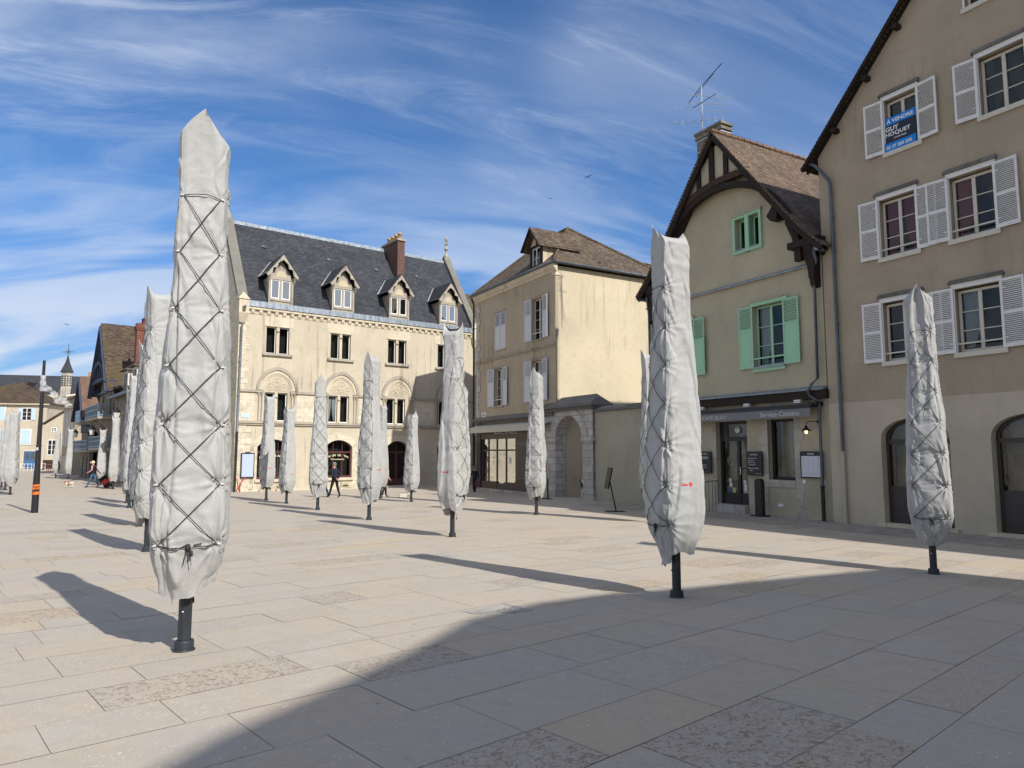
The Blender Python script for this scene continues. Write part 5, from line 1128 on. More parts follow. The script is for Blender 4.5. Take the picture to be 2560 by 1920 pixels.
m = MB(); xs = [gx0+.02]
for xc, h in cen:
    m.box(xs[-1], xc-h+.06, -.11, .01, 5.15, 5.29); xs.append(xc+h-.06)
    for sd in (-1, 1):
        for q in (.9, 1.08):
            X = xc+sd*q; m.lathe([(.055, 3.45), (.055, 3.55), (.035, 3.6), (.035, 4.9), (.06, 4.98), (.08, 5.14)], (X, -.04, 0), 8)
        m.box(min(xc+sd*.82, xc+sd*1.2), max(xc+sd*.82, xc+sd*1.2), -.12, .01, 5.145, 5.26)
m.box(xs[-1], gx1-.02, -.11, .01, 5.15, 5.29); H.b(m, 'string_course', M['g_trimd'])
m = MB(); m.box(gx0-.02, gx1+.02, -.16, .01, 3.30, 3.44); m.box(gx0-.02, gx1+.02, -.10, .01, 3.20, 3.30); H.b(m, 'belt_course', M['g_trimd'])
# stone panels between first floor windows and at ground level
m = MB(); zs = [(gx0+.02, .95), (3.5, 5.1), (7.6, 9.2), (11.7, 13.2), (15.8, gx1-.3)]
for a, b in zs: m.box(a, b, -.015, .01, 3.45, 5.14)
quoins(m, gx0-.02, 1, -1.2, 3.2, -.03, .01, .35, (.5, .8)); quoins(m, gx0, 1, 5.3, 9.8, -.02, .01, .35, (.3, .5))
m.box(gx0+.1, 1.0, -.02, .01, -1.2, 2.0); m.box(gx0-.02, gx1, -.035, .01, -1.3, -.45 if False else -.62)
for (a, b, c_, d, e), ar in zip(sw, arcs):
    out_ = [((a+b)/2+(p[0]-(a+b)/2)*1.36, 1.92+(p[1]-1.92)*1.7+.16) for p in ar]
    m.band(ar, out_, -.02, .3)
    quoins(m, a, -1, -1.2, 1.98, -.02, .05, .30, (.22, .42)); quoins(m, b, 1, -1.2, 1.98, -.02, .05, .30, (.22, .42))
    if e > -1: m.box(a-.12, b+.1, -.12, .3, e-.16, e+.001); m.box(a+.0, b-.0, -.01, .3, -1.2, e-.8)
H.b(m, 'ashlar_dressings', M['g_stone'])
for i, ((a, b, c_, d, e), ar) in enumerate(zip(sw, arcs)):
    zb = e if e > -1 else -.92
    nx = 3 if e > -1 else 2
    m = MB(); y = .18; fr = .07
    m.box(a, a+fr, y, y+.07, zb, 1.92); m.box(b-fr, b, y, y+.07, zb, 1.92); m.box(a+fr, b-fr, y, y+.07, zb, zb+(.14 if e > -1 else .75)); m.box(a+fr, b-fr, y-.01, y+.07, 1.55, 1.64)
    m.band([(a+fr+(p[0]-a)*(b-a-2*fr)/(b-a), p[1]-.06) for p in ar], ar, y, y+.07)
    for q in range(1, nx): xx = a+(b-a)*q/nx; m.box(xx-.03 if nx == 3 else xx-.07, xx+.03 if nx == 3 else xx+.07, y-.005, y+.065, zb+.1, 1.55); m.box(xx-.015, xx+.015, y+.01, y+.05, 1.64, 2.25)
    fo = H.b(m, 'shop_window' if e > -1 else 'door', M['maroon'])
    m = MB(); m.add([(p[0], y+.035, p[1]) for p in ar]+[(b, y+.035, zb), (a, y+.035, zb)], [tuple(range(len(ar)+2))]); H.b(m, 'pane', M['glass'], fo)
    m = MB(); m.box(a, b, .62, .66, -1.2, 2.45); m.box(a-.02, a, .3, .62, -1.2, 2.4); m.box(b, b+.02, .3, .62, -1.2, 2.4); H.b(m, 'dark_room', M['interior'], fo)
    if e > -1: m = MB(); m.box(a, b, .305, .5, -1.2, -.2); H.b(m, 'basement_wall', M['g_stone'], fo)
for txt_, cx in (('BAR A SALADES', 2.17), ('SALON DE THÉ', 6.3)):
    n = len(txt_)
    for k, ch_ in enumerate(txt_):
        if ch_ == ' ': continue
        t = (k-(n-1)/2)/((n-1)/2); text(ch_, H.root, cx+t*.72-.05, None, 1.34-.13*t*t, .165, M['lett_c'], .125, 'window_lettering', bold=.01, xf=H.xf)
text('Chocolaterie', H.root, 5.85, 6.75, 1.10, .165, M['lett_c'], .10, 'window_lettering', shear=.3, xf=H.xf)
gutter_pipe(H, [(gx0+.02, -.3, 9.2), (gx0+.02, -.14, 9.05), (gx0-.02, -.14, 2.8)], .055, M['zinc'], 'downpipe', (7, 5, 3)); gutter_pipe(H, [(gx0-.02, -.14, 2.8), (gx0-.05, -.14, -.85)], .06, M['castiron'], 'downpipe', (1.5, 0))
gutter_pipe(H, [(gx1-.06, -.3, 9.3), (gx1-.06, -.14, 9.1), (gx1-.06, -.14, 2.8)], .055, M['zinc'], 'downpipe', (7, 5, 3)); gutter_pipe(H, [(gx1-.06, -.14, 2.8), (gx1-.06, -.14, -.95)], .06, M['castiron'])
m = MB(); m.box(.18, .68, -.045, -.015, 3.62, 3.88); H.b(m, 'street_plate', M['skyblue'])
for xx in (5.75, 6.9):
    pass
def on_G(name, x, y, z, label, cat, group=None): return empty(name, GW(x, y, z), GA, label, cat, group)
sc_ = on_G('display_screen', .64, -.10, .10, 'pale blue lit display screen in a black case hung left of the tea room windows', 'screen')
m = MB(); m.box(-.38, .38, -.05, .06, 0, 1.44); m.box(-.14, .14, -.04, .06, 1.44, 1.50); m.build('case', M['black'], sc_); m = MB(); m.box(-.33, .33, -.056, -.05, .06, 1.38); m.build('screen', M['led'], sc_)
rs = on_G('red_forked_stand', .05, -.45, gz(-16, 40.5), 'red forked metal stand leaning by the drainpipe under the display screen', 'stand')
m = MB(); m.tube([(.12, 0, 0), (.08, 0, .45), (.35, -.1, .85)], .035, 6); m.tube([(.08, 0, .0), (-.02, .0, .4), (-.05, .1, .8)], .03, 6); m.build('forked_tube', M['redpaint'], rs)
for k, (x, lb) in enumerate(((1.75, 'stone trough planter under left tea room window, left of two'), (2.75, 'stone trough planter under left tea room window, right of two'), (6.75, 'stone trough planter under the SALON DE THE window'))):
    t = on_G('planter', x, -.02, -.78, lb, 'planter', 'window planters of the tea room'); m = MB(); m.box(-.38, .38, -.16, .15, -.02, .14); m.box(-.41, .41, -.19, .16, .14, .18); m.build('trough', M['g_trim'], t)
    p_ = MB(); rd = random.Random(k)
    for _ in range(90):
        c_ = Vector((rd.uniform(-.32, .32), rd.uniform(-.1, .1), .18+abs(rd.gauss(0, .09)))); a_ = Vector([rd.gauss(0, .05) for _ in range(3)]); b_ = Vector([rd.gauss(0, .05) for _ in range(3)]); p_.add([c_, c_+a_, c_+b_], [(0, 1, 2)])
    p_.build('foliage', M['plant'], t)
for k, (x, h_) in enumerate(((2.9, 1.1), (5.95, .9))):
    t = on_G('window_shrub', x, .36, .0, ('leafy plant inside the left tea room window', 'leafy plant inside the SALON DE THE window')[k], 'plant'); p_ = MB(); rd = random.Random(k+5)
    for _ in range(300):
        c_ = Vector((rd.gauss(0, .14), rd.uniform(-.08, .10), rd.uniform(.05, h_))); a_ = Vector([rd.gauss(0, .05) for _ in range(3)]); b_ = Vector([rd.gauss(0, .05) for _ in range(3)]); p_.add([c_, c_+a_, c_+b_], [(0, 1, 2)])
    p_.build('foliage', M['plant'], t); m = MB(); m.tube([(0, 0, 0), (0, 0, h_*.8)], .015, 5); m.build('stem', M['timber'], t)
# brown tiled house behind the gothic one, right
bh = empty('rear_house', GW(20, 5, -1), GA, 'brown tiled roof of a house rising behind the gothic gable', 'house')
m = MB(); m.box(-3, 9, -2, 6, 0, 12.2); m.build('wall', M['y_front'], bh); m = MB(); m.quad((-3.2, -2.6, 12.0), (9.2, -2.6, 12.0), (9.2, 2.4, 16.2), (-3.2, 2.4, 16.2)); m.quad((-3.2, 6.6, 12.0), (9.2, 6.6, 12.0), (9.2, 2.4, 16.2), (-3.2, 2.4, 16.2)); m.build('roof', M['tile_y'], bh)
# off-frame house whose shade falls over the foreground
sh = empty('shading_house', (13, -6, -.2), 0, 'tall house behind the viewer on the right, outside the picture', 'house')
hh = 13.0; k_ = 1/math.tan(SUN_EL)
pts = [(x+SAZ[0]*k_*(hh-z), y+SAZ[1]*k_*(hh-z)) for x, y, z in ((6.55, 12.10, -.35), (5.56, 11.47, -.32), (2.37, 9.80, -.26), (1.18, 9.32, -.25), (.3, 8.75, -.24), (-.49, 7.78, -.22), (-.95, 6.4, -.18), (-1.47, 5.2, -.15), (-1.8, 4.45, -.13), (-2.0, 3.8, -.12), (-2.15, 3.0, -.1))]
pts = pts[::-1]+[(26, -9), (26, -22), (8, -22)]
m = MB(); m.zprism([(x-13, y+6) for x, y in pts], -.5, hh+.2); m.build('wall', M['r_up'], sh)

H = House('shading_row_house', 'R', 18, 'house continuing the right hand row outside the picture, shading the pavement', 'house')
m = MB(); m.box(10.35, 40, 0, 10, -1.2, 15.0); H.b(m, 'wall', M['r_low']); m = MB(); m.quad((10.3, -.4, 14.9), (40, -.4, 14.9), (40, 5, 18.5), (10.3, 5, 18.5)); m.quad((10.3, 10.4, 14.9), (40, 10.4, 14.9), (40, 5, 18.5), (10.3, 5, 18.5)); H.b(m, 'roof', M['tile_b'])

# ------------------------------------------------------------------ left background: timber row, end houses, chapel
LK = 1.17; LO = Vector((-29.077, 50.0))*LK; LA = math.atan2(-.78468, .6199)
class LHouse(House):
    def __init__(s, name, x0, label, cat='house', O=None, A=LA, z0=-1.0, sh=0):
        k = 1 if O else LK; O = O or LO
        s.x0 = x0; s.z0 = z0; c, s_ = math.cos(A), math.sin(A); s.root = empty(name, (O.x+(x0+sh)*c*k, O.y+(x0+sh)*s_*k, 1.6+(z0-1.6)*k), A, label, cat); s.root.scale = (k, k, k); s.xf = Matrix.Translation((-x0, 0, -z0))
def gable_house(H, x0, x1, ze, zp, dp, wallm, roofm, timb, yov=-.7, ov=.5, groundm='g_stone', hx=()):
    xc = (x0+x1)/2
    m = MB(); m.wall([(x0, -1.4), (x1, -1.4), (x1, ze), (xc, zp-.2), (x0, ze)], [rect(*q) for q in hx], 0, .25); H.b(m, 'front_wall', wallm)
    m = MB(); m.prism([(x0+.01, -1.4), (x1-.01, -1.4), (x1-.01, ze), (xc, zp-.25), (x0+.01, ze)], .6, dp); H.b(m, 'wall', wallm)
    m = MB(); k = (zp-ze)/(xc-x0)
    for sd in (-1, 1):
        xe = xc+sd*((x1-x0)/2+ov); zz_ = ze-ov*k
        q = [(xc, yov, zp), (xe, yov, zz_), (xe, dp, zz_), (xc, dp, zp)]; m.add(q+[(p[0], p[1], p[2]-.14) for p in q], [(0, 1, 2, 3), (7, 6, 5, 4), (0, 4, 5, 1), (1, 5, 6, 2)])
    rf = H.b(m, 'roof', roofm)
    for sd in (-1, 1):
        xe = xc+sd*((x1-x0)/2+ov); m = MB(); m.bar((xc, yov+.04, zp-.26), (xe, yov+.04, ze-ov*k-.26), .09, .3, (0, 1, 0)); H.b(m, 'verge_board', timb, rf)
    for q in hx: window(H, q[0]+.01, q[1]-.01, q[2], q[3]-.01, .12, M['cream'], 2, 3, .05, depth=.3)
    return rf
def balcony(H, x0, x1, z0, z1, dp, mt, slabm='g_trimd', posts=5):
    m = MB(); m.box(x0, x1, -dp, .02, z0-.16, z0); s_ = H.b(m, 'balcony_slab', M[slabm])
    m = MB()
    for y in (-dp+.03,):
        for z in (z1, z0+.1, (z0+z1)/2+.08): m.box(x0, x1, y-.035, y+.035, z-.04, z+.03)
        for i in range(posts+1): x = x0+.05+(x1-x0-.1)*i/posts; m.box(x-.05, x+.05, y-.045, y+.045, z0, z1+.02)
        n = int((x1-x0)/.25)
        for i in range(n): x = x0+(x1-x0)*(i+.5)/n; m.box(x-.02, x+.02, y-.01, y+.01, z0+.1, z1)
    for x in (x0+.04, x1-.04):
        for z in (z1, z0+.1): m.box(x-.03, x+.03, -dp+.07, 0, z-.04, z+.03)
        for i in range(4): yy = -dp+.1+(dp-.15)*i/4; m.box(x-.02, x+.02, yy, yy+.03, z0, z1)
    H.b(m, 'railing', mt, s_)
H = LHouse('timber_gable_house', -4.4, 'tall stone house with huge brown roof, dark timber gable and grey-blue balcony', z0=-1, sh=4.2)
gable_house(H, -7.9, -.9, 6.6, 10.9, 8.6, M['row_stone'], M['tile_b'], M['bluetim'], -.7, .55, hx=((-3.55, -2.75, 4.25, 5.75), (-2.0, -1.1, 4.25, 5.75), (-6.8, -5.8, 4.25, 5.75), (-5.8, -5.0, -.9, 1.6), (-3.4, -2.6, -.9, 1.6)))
m = MB()
for x in (-7.2, -6.2, -5.3, -4.4, -3.5, -2.6, -1.6): m.box(x-.09, x+.09, -.62, -.5, 6.6, 6.6+max(.2, (3.4-abs(x+4.4))*1.15))
m.bar((-7.9, -.56, 6.2), (-4.4, -.56, 10.4), .1, .25, (0, 1, 0)); m.bar((-.9, -.56, 6.2), (-4.4, -.56, 10.4), .1, .25, (0, 1, 0)); m.box(-7.7, -1.1, -.66, -.46, 6.6, 6.85)
arc = [(-4.4+2.3*math.sin(R_(t)), 6.7+1.25*math.cos(R_(t))) for t in range(-84, 85, 12)]; m.band([(p[0], p[1]-.12) for p in arc], [(p[0], p[1]+.12) for p in arc], -.78, -.64)
for x in (-8.0, -.8): m.xprism([(-.85, 6.45), (-.02, 6.45), (-.02, 5.2), (-.2, 5.7), (-.6, 6.2)], x-.1, x+.1)
H.b(m, 'timber_gable', M['bluetim'])
m = MB(); m.box(-8, .95, -.2, .02, 5.86, 6.0); H.b(m, 'ledge', M['zincd'])
balcony(H, -8.2, -1.95, 4.05, 4.9, .9, M['bluerail'])
for x in (-7.6, -5.2, -2.6): m = MB(); m.xprism([(-.85, 3.89), (.0, 3.89), (.0, 2.9), (-.25, 3.3)], x-.12, x+.12); H.b(m, 'balcony_bracket', M['g_trimd'])
balcony(H, -8.0, -2.2, 1.9, 2.7, .6, M['bluerail'])
H = LHouse('low_row_house', 5, 'lower house with small cream dormers right of the big brown roof', z0=-1, sh=4.2)
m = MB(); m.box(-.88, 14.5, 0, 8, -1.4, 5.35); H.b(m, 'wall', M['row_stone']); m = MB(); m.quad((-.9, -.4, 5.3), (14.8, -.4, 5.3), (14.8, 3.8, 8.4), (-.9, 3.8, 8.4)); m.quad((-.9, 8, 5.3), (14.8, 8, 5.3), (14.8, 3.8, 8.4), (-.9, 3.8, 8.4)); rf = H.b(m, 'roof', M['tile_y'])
for x in (1.7, 4.6, 7.5):
    m = MB(); m.box(x-.7, x+.7, .1, 1.8, 5.4, 6.9); d_ = H.b(m, 'dormer', M['cream']); m = MB(); m.add([(x-.95, -.2, 6.9), (x+.95, -.2, 6.9), (x+.95, 2.2, 6.9), (x-.95, 2.2, 6.9), (x, .9, 7.7)], [(0, 1, 4), (1, 2, 4), (2, 3, 4), (3, 0, 4), (0, 3, 2, 1)]); H.b(m, 'dormer_roof', M['tile_y'], d_)
    m = MB(); m.box(x-.4, x+.4, .07, .1, 5.6, 6.7); H.b(m, 'window', M['zincd'], d_)
m = MB(); m.box(-.9, 14.6, -.5, -.3, 5.15, 5.33); H.b(m, 'gutter', M['zincd'])
for x in (2.6, 5.6): m = MB(); m.box(x, x+.8, -.05, .02, 1.2, 3.2); H.b(m, 'shutter', M['zincd'])
# its tall brick chimney
p = P(353, 930, 54.5); ck = MB(); ck.box(-.36, .36, -.5, .5, -3, 0); ck.box(-.42, .42, -.56, .56, 0, .15); ck.box(-.46, .46, -.6, .6, .15, .32); ck.box(-.38, .38, -.52, .52, .32, .55)
ztop = P(353, 812, 54.5).z; m = MB(); Rz = Matrix.Translation((p.x, p.y, ztop-.5)) @ Matrix.Rotation(LA, 4, 'Z'); inv = (Matrix.Translation(H.root.location) @ Matrix.Rotation(LA, 4, 'Z') @ Matrix.Scale(LK, 4)).inverted()
cko = ck.build('chimney', M['brick'], H.root, None, inv @ Rz)
for i in range(3): m = MB(); m.lathe([(.12, 0), (.10, .35), (.13, .36), (.13, .42), (.08, .42)], (-.24+i*.24, 0, .55), 8); m.build('chimney_pot', M['brick'], cko, None, inv @ Rz)
m = MB(); m.tube([(.1, 0, .5), (.1, 0, 2.3)], .015, 5); m.tube([(-.9, 0, .9), (.5, 0, 1.1)], .012, 4); m.tube([(-.2, 0, 1.7), (.4, 0, 1.8)], .012, 4)
at_ = empty('tv_antenna', (p.x, p.y, ztop-.5), LA, 'thin aerial on the red brick chimney, partly behind a parasol', 'antenna'); m.build('mast', M['rail'], at_)
H = LHouse('blue_timber_house', -14.3, 'narrow house with blue timber gable and reddish roof behind the tall gabled one', z0=-1, sh=4.0)
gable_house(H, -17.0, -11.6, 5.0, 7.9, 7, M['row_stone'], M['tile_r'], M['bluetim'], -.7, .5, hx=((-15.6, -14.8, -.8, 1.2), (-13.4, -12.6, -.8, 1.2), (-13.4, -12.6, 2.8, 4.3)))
m = MB()
for x in (-16.4, -15.4, -14.3, -13.2, -12.2): m.box(x-.1, x+.1, -.5, -.4, 4.3, 4.6+(2.7-abs(x+14.3))*1.05)
m.box(-17.2, -11.4, -.6, -.3, 4.2, 4.5); m.box(-16.9, -11.7, -.1, -.02, 3.2, 7.0 if False else 4.2); H.b(m, 'timber_gable', M['bluetim'])
balcony(H, -17, -8.2, 1.75, 2.5, .7, M['bluerail']); balcony(H, -14.5, -12.0, 4.0, 4.9, .8, M['skyblue'])
H = LHouse('brown_house', -22, 'brown rendered house with tall white framed windows and pale eaves, far left row', z0=-1)
m = MB(); m.box(-27.5, -18.0, 0, 6, -1.4, 6.6); H.b(m, 'wall', M['r_up']); m = MB(); m.add([(-28, -.9, 6.6), (-17.4, -.9, 6.6), (-17.4, 5, 8.0), (-28, 5, 8.0), (-28, -.9, 6.75), (-17.4, -.9, 6.75), (-17.4, 5, 8.15), (-28, 5, 8.15)], [(0, 1, 2, 3), (4, 5, 6, 7), (0, 1, 5, 4), (1, 2, 6, 5)]); H.b(m, 'roof', M['cream'])
for x in (-26.2, -24.0, -21.8, -19.6):
    m = MB(); m.box(x-.42, x-.2, -.06, .02, 2.2, 5.6); m.box(x+.2, x+.42, -.06, .02, 2.2, 5.6); H.b(m, 'shutter', M['white']); m = MB(); m.box(x-.2, x+.2, -.03, .02, 2.2, 5.6); H.b(m, 'window', M['interior'])
m = MB(); m.box(-27.5, -18, -.03, .02, -1.2, 1.2); H.b(m, 'plinth', M['g_wall'])
# wall lanterns on the row
LW = lambda x, y, z: (LO.x+(x*math.cos(LA)-y*math.sin(LA))*LK, LO.y+(x*math.sin(LA)+y*math.cos(LA))*LK, 1.6+(z-1.6)*LK)
for x, z, lb, s_ in ((10.3, 3.6, 'black wall lantern beside the grey-blue balcony', 1.25), (.8, 2.8, 'black wall lantern below the left end of the big balcony', 1.3), (-8.0, 2.8, 'black wall lantern on the blue timber house, leftmost of three', 1.2)):
    t = empty('wall_lantern', LW(x, -1.0, z), LA, lb, 'lantern', 'wall lanterns on the timber row'); t.scale = (s_,)*3
    m = MB(); m.lathe([(.0, .62), (.05, .6), (.08, .5), (.24, .36), (.24, .33), (0, .33)], n=6, smooth=False); m.lathe([(.1, -.03), (.12, 0), (.1, 0)], n=6); m.tube([(0, 0, .6), (0, .0, .8), (0, .3, .9), (0, .95, .9), (0, 1.0, .6)], .022, 5); m.build('lantern_head', M['black'], t)
    m = MB(); m.lathe([(.11, 0), (.2, .34)], n=6, smooth=False); m.build('lantern_glass', M['lett_g'], t)
# pale house with blue door, facing the square
oh = P(-60, 1171, 106); EO = Vector((oh.x, oh.y)); EA = math.atan2(.2, .98); ezd = P(60, 1171, 107).z
H = LHouse('pale_end_house', 6, 'pale cream house with sky blue shutters and blue double door at far left', O=EO, A=EA, z0=ezd)
def E_(px, py): 
    c, s_ = math.cos(EA), math.sin(EA); a = P(px, py, 100.); k = Vector((a.x, a.y, a.z-1.6)); nx, ny = -s_, c
    t = ((EO.x)*nx+(EO.y)*ny)/(k.x*nx+k.y*ny); X, Y = k.x*t, k.y*t; return ((X-EO.x)*c+(Y-EO.y)*s_, 1.6+k.z*t)
xr = E_(113, 1100)[0]; ze = E_(60, 1010)[1]; m = MB(); m.box(-6, xr, 0, 7, ezd-.5, ze); H.b(m, 'wall', M['g_wall'])
xa, za = E_(25, 948); m = MB(); m.add([(-6.3, -.4, ze), (xr+.4, -.4, ze), (xr+.4, 8, ze), (-6.3, 8, ze), (xa, 3.5, za)], [(0, 1, 4), (1, 2, 4), (2, 3, 4), (3, 0, 4), (0, 3, 2, 1)]); H.b(m, 'roof', M['tile_b'])
m = MB(); m.box(-6.3, xr+.4, -.45, -.2, ze-.12, ze+.05); m.box(-6, xr, -.06, .01, E_(60, 1112)[1]-.06, E_(60, 1112)[1]+.06); H.b(m, 'string_course', M['g_trim'])
def win_px(H, E_, x0, y0, x1, y1, shm=None, closed=False, fm='white', nz=3):
    a, d = E_(x0, y0); b, c_ = E_(x1, y1)
    m = MB(); m.box(a-.1, b+.1, -.04, .01, c_-.12, d+.1); fr = H.b(m, 'window', M[fm])
    if closed:
        m = MB(); m.box(a, (a+b)/2-.02, -.09, -.04, c_, d); H.b(m, 'shutter', M[shm]); m = MB(); m.box((a+b)/2+.02, b, -.09, -.04, c_, d); H.b(m, 'shutter', M[shm]); return
    m = MB(); m.box(a, b, -.05, -.04, c_, d); H.b(m, 'pane', M['interior'], fr); m = MB(); m.box((a+b)/2-.05, (a+b)/2+.05, -.07, -.05, c_, d)
    for k in range(1, nz): z = c_+(d-c_)*k/nz; m.box(a, b, -.065, -.05, z-.02, z+.02)
    H.b(m, 'glazing_bars', M['white'], fr)
    if shm:
        w_ = (b-a)*.5
        for p_, q_ in ((a-w_-.05, a-.05), (b+.05, b+w_+.05)): m = MB(); m.box(p_, q_, -.1, -.04, c_, d); H.b(m, 'shutter', M[shm])
win_px(H, E_, 58, 1021, 77, 1050, 'skyblue'); win_px(H, E_, 0, 1018, 12, 1050, 'skyblue', True); win_px(H, E_, 54, 1074, 75, 1109, 'skyblue', True); win_px(H, E_, 2, 1074, 20, 1109, 'skyblue', True)
a, d = E_(61, 1128); b, c_ = E_(90, 1171); m = MB(); m.box(a-.2, b+.2, -.05, .01, c_, d+.25); H.b(m, 'door_surround', M['g_trim'])
m = MB(); m.box(a, b, -.1, -.05, c_, d); m.box(a+.15, (a+b)/2-.1, -.13, -.1, c_+.3, c_+1.1); m.box((a+b)/2+.1, b-.15, -.13, -.1, c_+.3, c_+1.1); dd = H.b(m, 'door', M['blue']); m = MB(); m.box(a+.15, (a+b)/2-.1, -.112, -.10, c_+1.3, d-.15); m.box((a+b)/2+.1, b-.15, -.112, -.10, c_+1.3, d-.15); H.b(m, 'pane', M['zincd'], dd)
# small gable annex
oo = P(112, 1174, 98); EO2 = Vector((oo.x, oo.y)); EA2 = .12
def E2(px, py):
    c, s_ = math.cos(EA2), math.sin(EA2); a = P(px, py, 100.); k = Vector((a.x, a.y, a.z-1.6)); nx, ny = -s_, c
    t = (EO2.x*nx+EO2.y*ny)/(k.x*nx+k.y*ny); X, Y = k.x*t, k.y*t; return ((X-EO2.x)*c+(Y-EO2.y)*s_, 1.6+k.z*t)
H = LHouse('annex_house', 1, 'small cream house with slanting roofline and one white window beside the blue door house', O=EO2, A=EA2, z0=oo.z)
b_ = E2(163, 1028); a_ = E2(112, 1061); m = MB(); m.prism([(0, oo.z-.5), (b_[0], oo.z-.5), b_, a_], 0, 6); m.box(b_[0]-.01, b_[0]+3.2, 0.01, 6, oo.z-.5, b_[1]+.3); H.b(m, 'wall', M['g_wall'])
m = MB(); m.bar((a_[0]-.3, -.1, a_[1]+.0), (b_[0]+.1, -.1, b_[1]+.12), .4, .16, (0, 0, 1)); m.add([(a_[0]-.3, -.1, a_[1]), (b_[0], -.1, b_[1]+.15), (b_[0], 6, b_[1]+.15), (a_[0]-.3, 6, a_[1])], [(0, 1, 2, 3)]); H.b(m, 'roof', M['tile_b'])
win_px(H, E2, 122, 1101, 138, 1136, None, False, 'white', 3); win_px(H, E2, 131, 1070, 140, 1077, None, False, 'white', 2)
a, d = E2(108, 1150); b, c_ = E2(135, 1172); m = MB(); m.box(a, b, -.05, .01, c_, d); H.b(m, 'opening', M['timber2'])
# chapel with slate roof and bell turret
ch = empty('chapel', P(120, 1160, 135), 0, 'chapel with long dark slate roof and pointed bell turret behind the end houses', 'chapel'); co = ch.location.copy()
def K(px, py, Y): p = P(px, py, Y); return (p.x-co.x, p.y-co.y, p.z-co.z)
m = MB(); a = K(-60, 935, 145); b = K(276, 943, 145); c_ = K(276, 1040, 133); d = K(-60, 1040, 133); m.add([a, b, c_, d], [(0, 1, 2, 3)]); m.add([a, b, (b[0], b[1]+12, c_[2]), (a[0], a[1]+12, d[2])], [(0, 1, 2, 3)]); m.build('roof', M['slate'], ch)
m = MB(); a = K(-60, 1038, 134); b = K(276, 1180, 134); m.box(a[0], b[0], a[1], a[1]+20, b[2]-3, a[2]); m.build('wall', M['g_wall'], ch)
def gabl(x0, x1, yb, xt, yt, Y, mt=M['g_trim']):
    m = MB(); p = [K(x0, yb, Y), K(x1, yb, Y), K(xt, yt, Y)]; n = K(x0, 1170, Y); q = K(x1, 1170, Y)
    m.prism([(n[0], n[2]), (q[0], q[2]), (p[1][0], p[1][2]), (p[2][0], p[2][2]), (p[0][0], p[0][2])], p[0][1], p[0][1]+6); return m.build('gable', mt, ch)
gabl(120, 186, 1013, 155, 966, 128); gabl(86, 108, 1010, 96, 984, 129)
m = MB(); c0 = K(150, 1008, 127.8); R0 = (K(166, 1008, 127.8)[0]-K(132, 1008, 127.8)[0])/2; 
arc = [(c0[0]+R0*1.25*math.cos(R_(t)), c0[2]+R0*.95*math.sin(R_(t))) for t in range(0, 181, 15)]; m.band([(p[0]*.0+c0[0]+(p[0]-c0[0])*.86, c0[2]+(p[1]-c0[2])*.86) for p in arc], arc, c0[1]-.25, c0[1]); m.build('dark_arch', M['slate'], ch)
for x in (145, 156): m = MB(); p = K(x, 1008, 127.7); m.prism([(p[0]-.35, p[2]-.8), (p[0]+.35, p[2]-.8), (p[0]+.35, p[2]+.1), (p[0], p[2]+.6), (p[0]-.35, p[2]+.1)], p[1]-.1, p[1]); m.build('window', M['interior'], ch)
t0 = K(164.5, 985, 127); t1 = K(164.5, 929, 127); hw = (K(177, 929, 127)[0]-K(152, 929, 127)[0])/2
m = MB(); m.lathe([(hw*1.06, t0[2]-2), (hw*1.06, t0[2]+(t1[2]-t0[2])*.25), (hw*.98, t0[2]+(t1[2]-t0[2])*.28), (hw*.98, t1[2])], (t0[0], t0[1], 0), 6, False); tw = m.build('bell_turret', M['quoin'], ch)
m = MB()
for k in range(6):
    a_ = 2*math.pi*(k+.5)/6; nx, ny = math.cos(a_), math.sin(a_); r = hw*.98*math.cos(math.pi/6)
    for dx in (-.32, .32):
        for i in range(5):
            z = t0[2]+(t1[2]-t0[2])*(.38+.10*i); cxx = t0[0]+nx*(r+.03)-ny*dx*hw*.8; cyy = t0[1]+ny*(r+.03)+nx*dx*hw*.8
            Mx = Matrix.Translation((cxx, cyy, z)) @ Matrix.Rotation(a_, 4, 'Z'); m.obox(Mx, .06, hw*.3, (t1[2]-t0[2])*.055)
m.build('louvres', M['slate'], tw)
s1 = K(167, 888, 127); m = MB(); m.lathe([(hw*1.32, t1[2]-.1), (hw*1.0, t1[2]+.5), (hw*.45, t1[2]+(s1[2]-t1[2])*.55), (.06, s1[2])], (t0[0], t0[1], 0), 6, False); m.build('spire', M['slate'], tw)
m = MB(); zt = K(168, 861, 127)[2]; m.tube([(t0[0], t0[1], s1[2]-.2), (t0[0], t0[1], zt)], .06, 5); m.tube([(t0[0]-1, t0[1], zt-1.4), (t0[0]+1, t0[1], zt-1.4)], .06, 5)
for a_ in (45, 135): m.tube([(t0[0]-.55*math.cos(R_(a_)), t0[1], zt-1.4-.55*math.sin(R_(a_))), (t0[0]+.55*math.cos(R_(a_)), t0[1], zt-1.4+.55*math.sin(R_(a_)))], .05, 4)
m.build('cross', M['zincd'], tw)
m = MB(); p = K(80, 962, 139); m.add([(p[0]-.9, p[1]-1.2, p[2]-1), (p[0]+.9, p[1]-1.2, p[2]-1), (p[0], p[1]-1, p[2]+.5), (p[0], p[1]+1.5, p[2]+.5)], [(0, 1, 2), (1, 3, 2), (0, 2, 3)]); m.build('roof_vent', M['timber'], ch)
sl = empty('grey_roof_house', P(200, 1160, 115), 0, 'grey slate roofed house between chapel turret and timber row', 'house'); co2 = sl.location
def K2(px, py, Y): p = P(px, py, Y); return (p.x-co2.x, p.y-co2.y, p.z-co2.z)
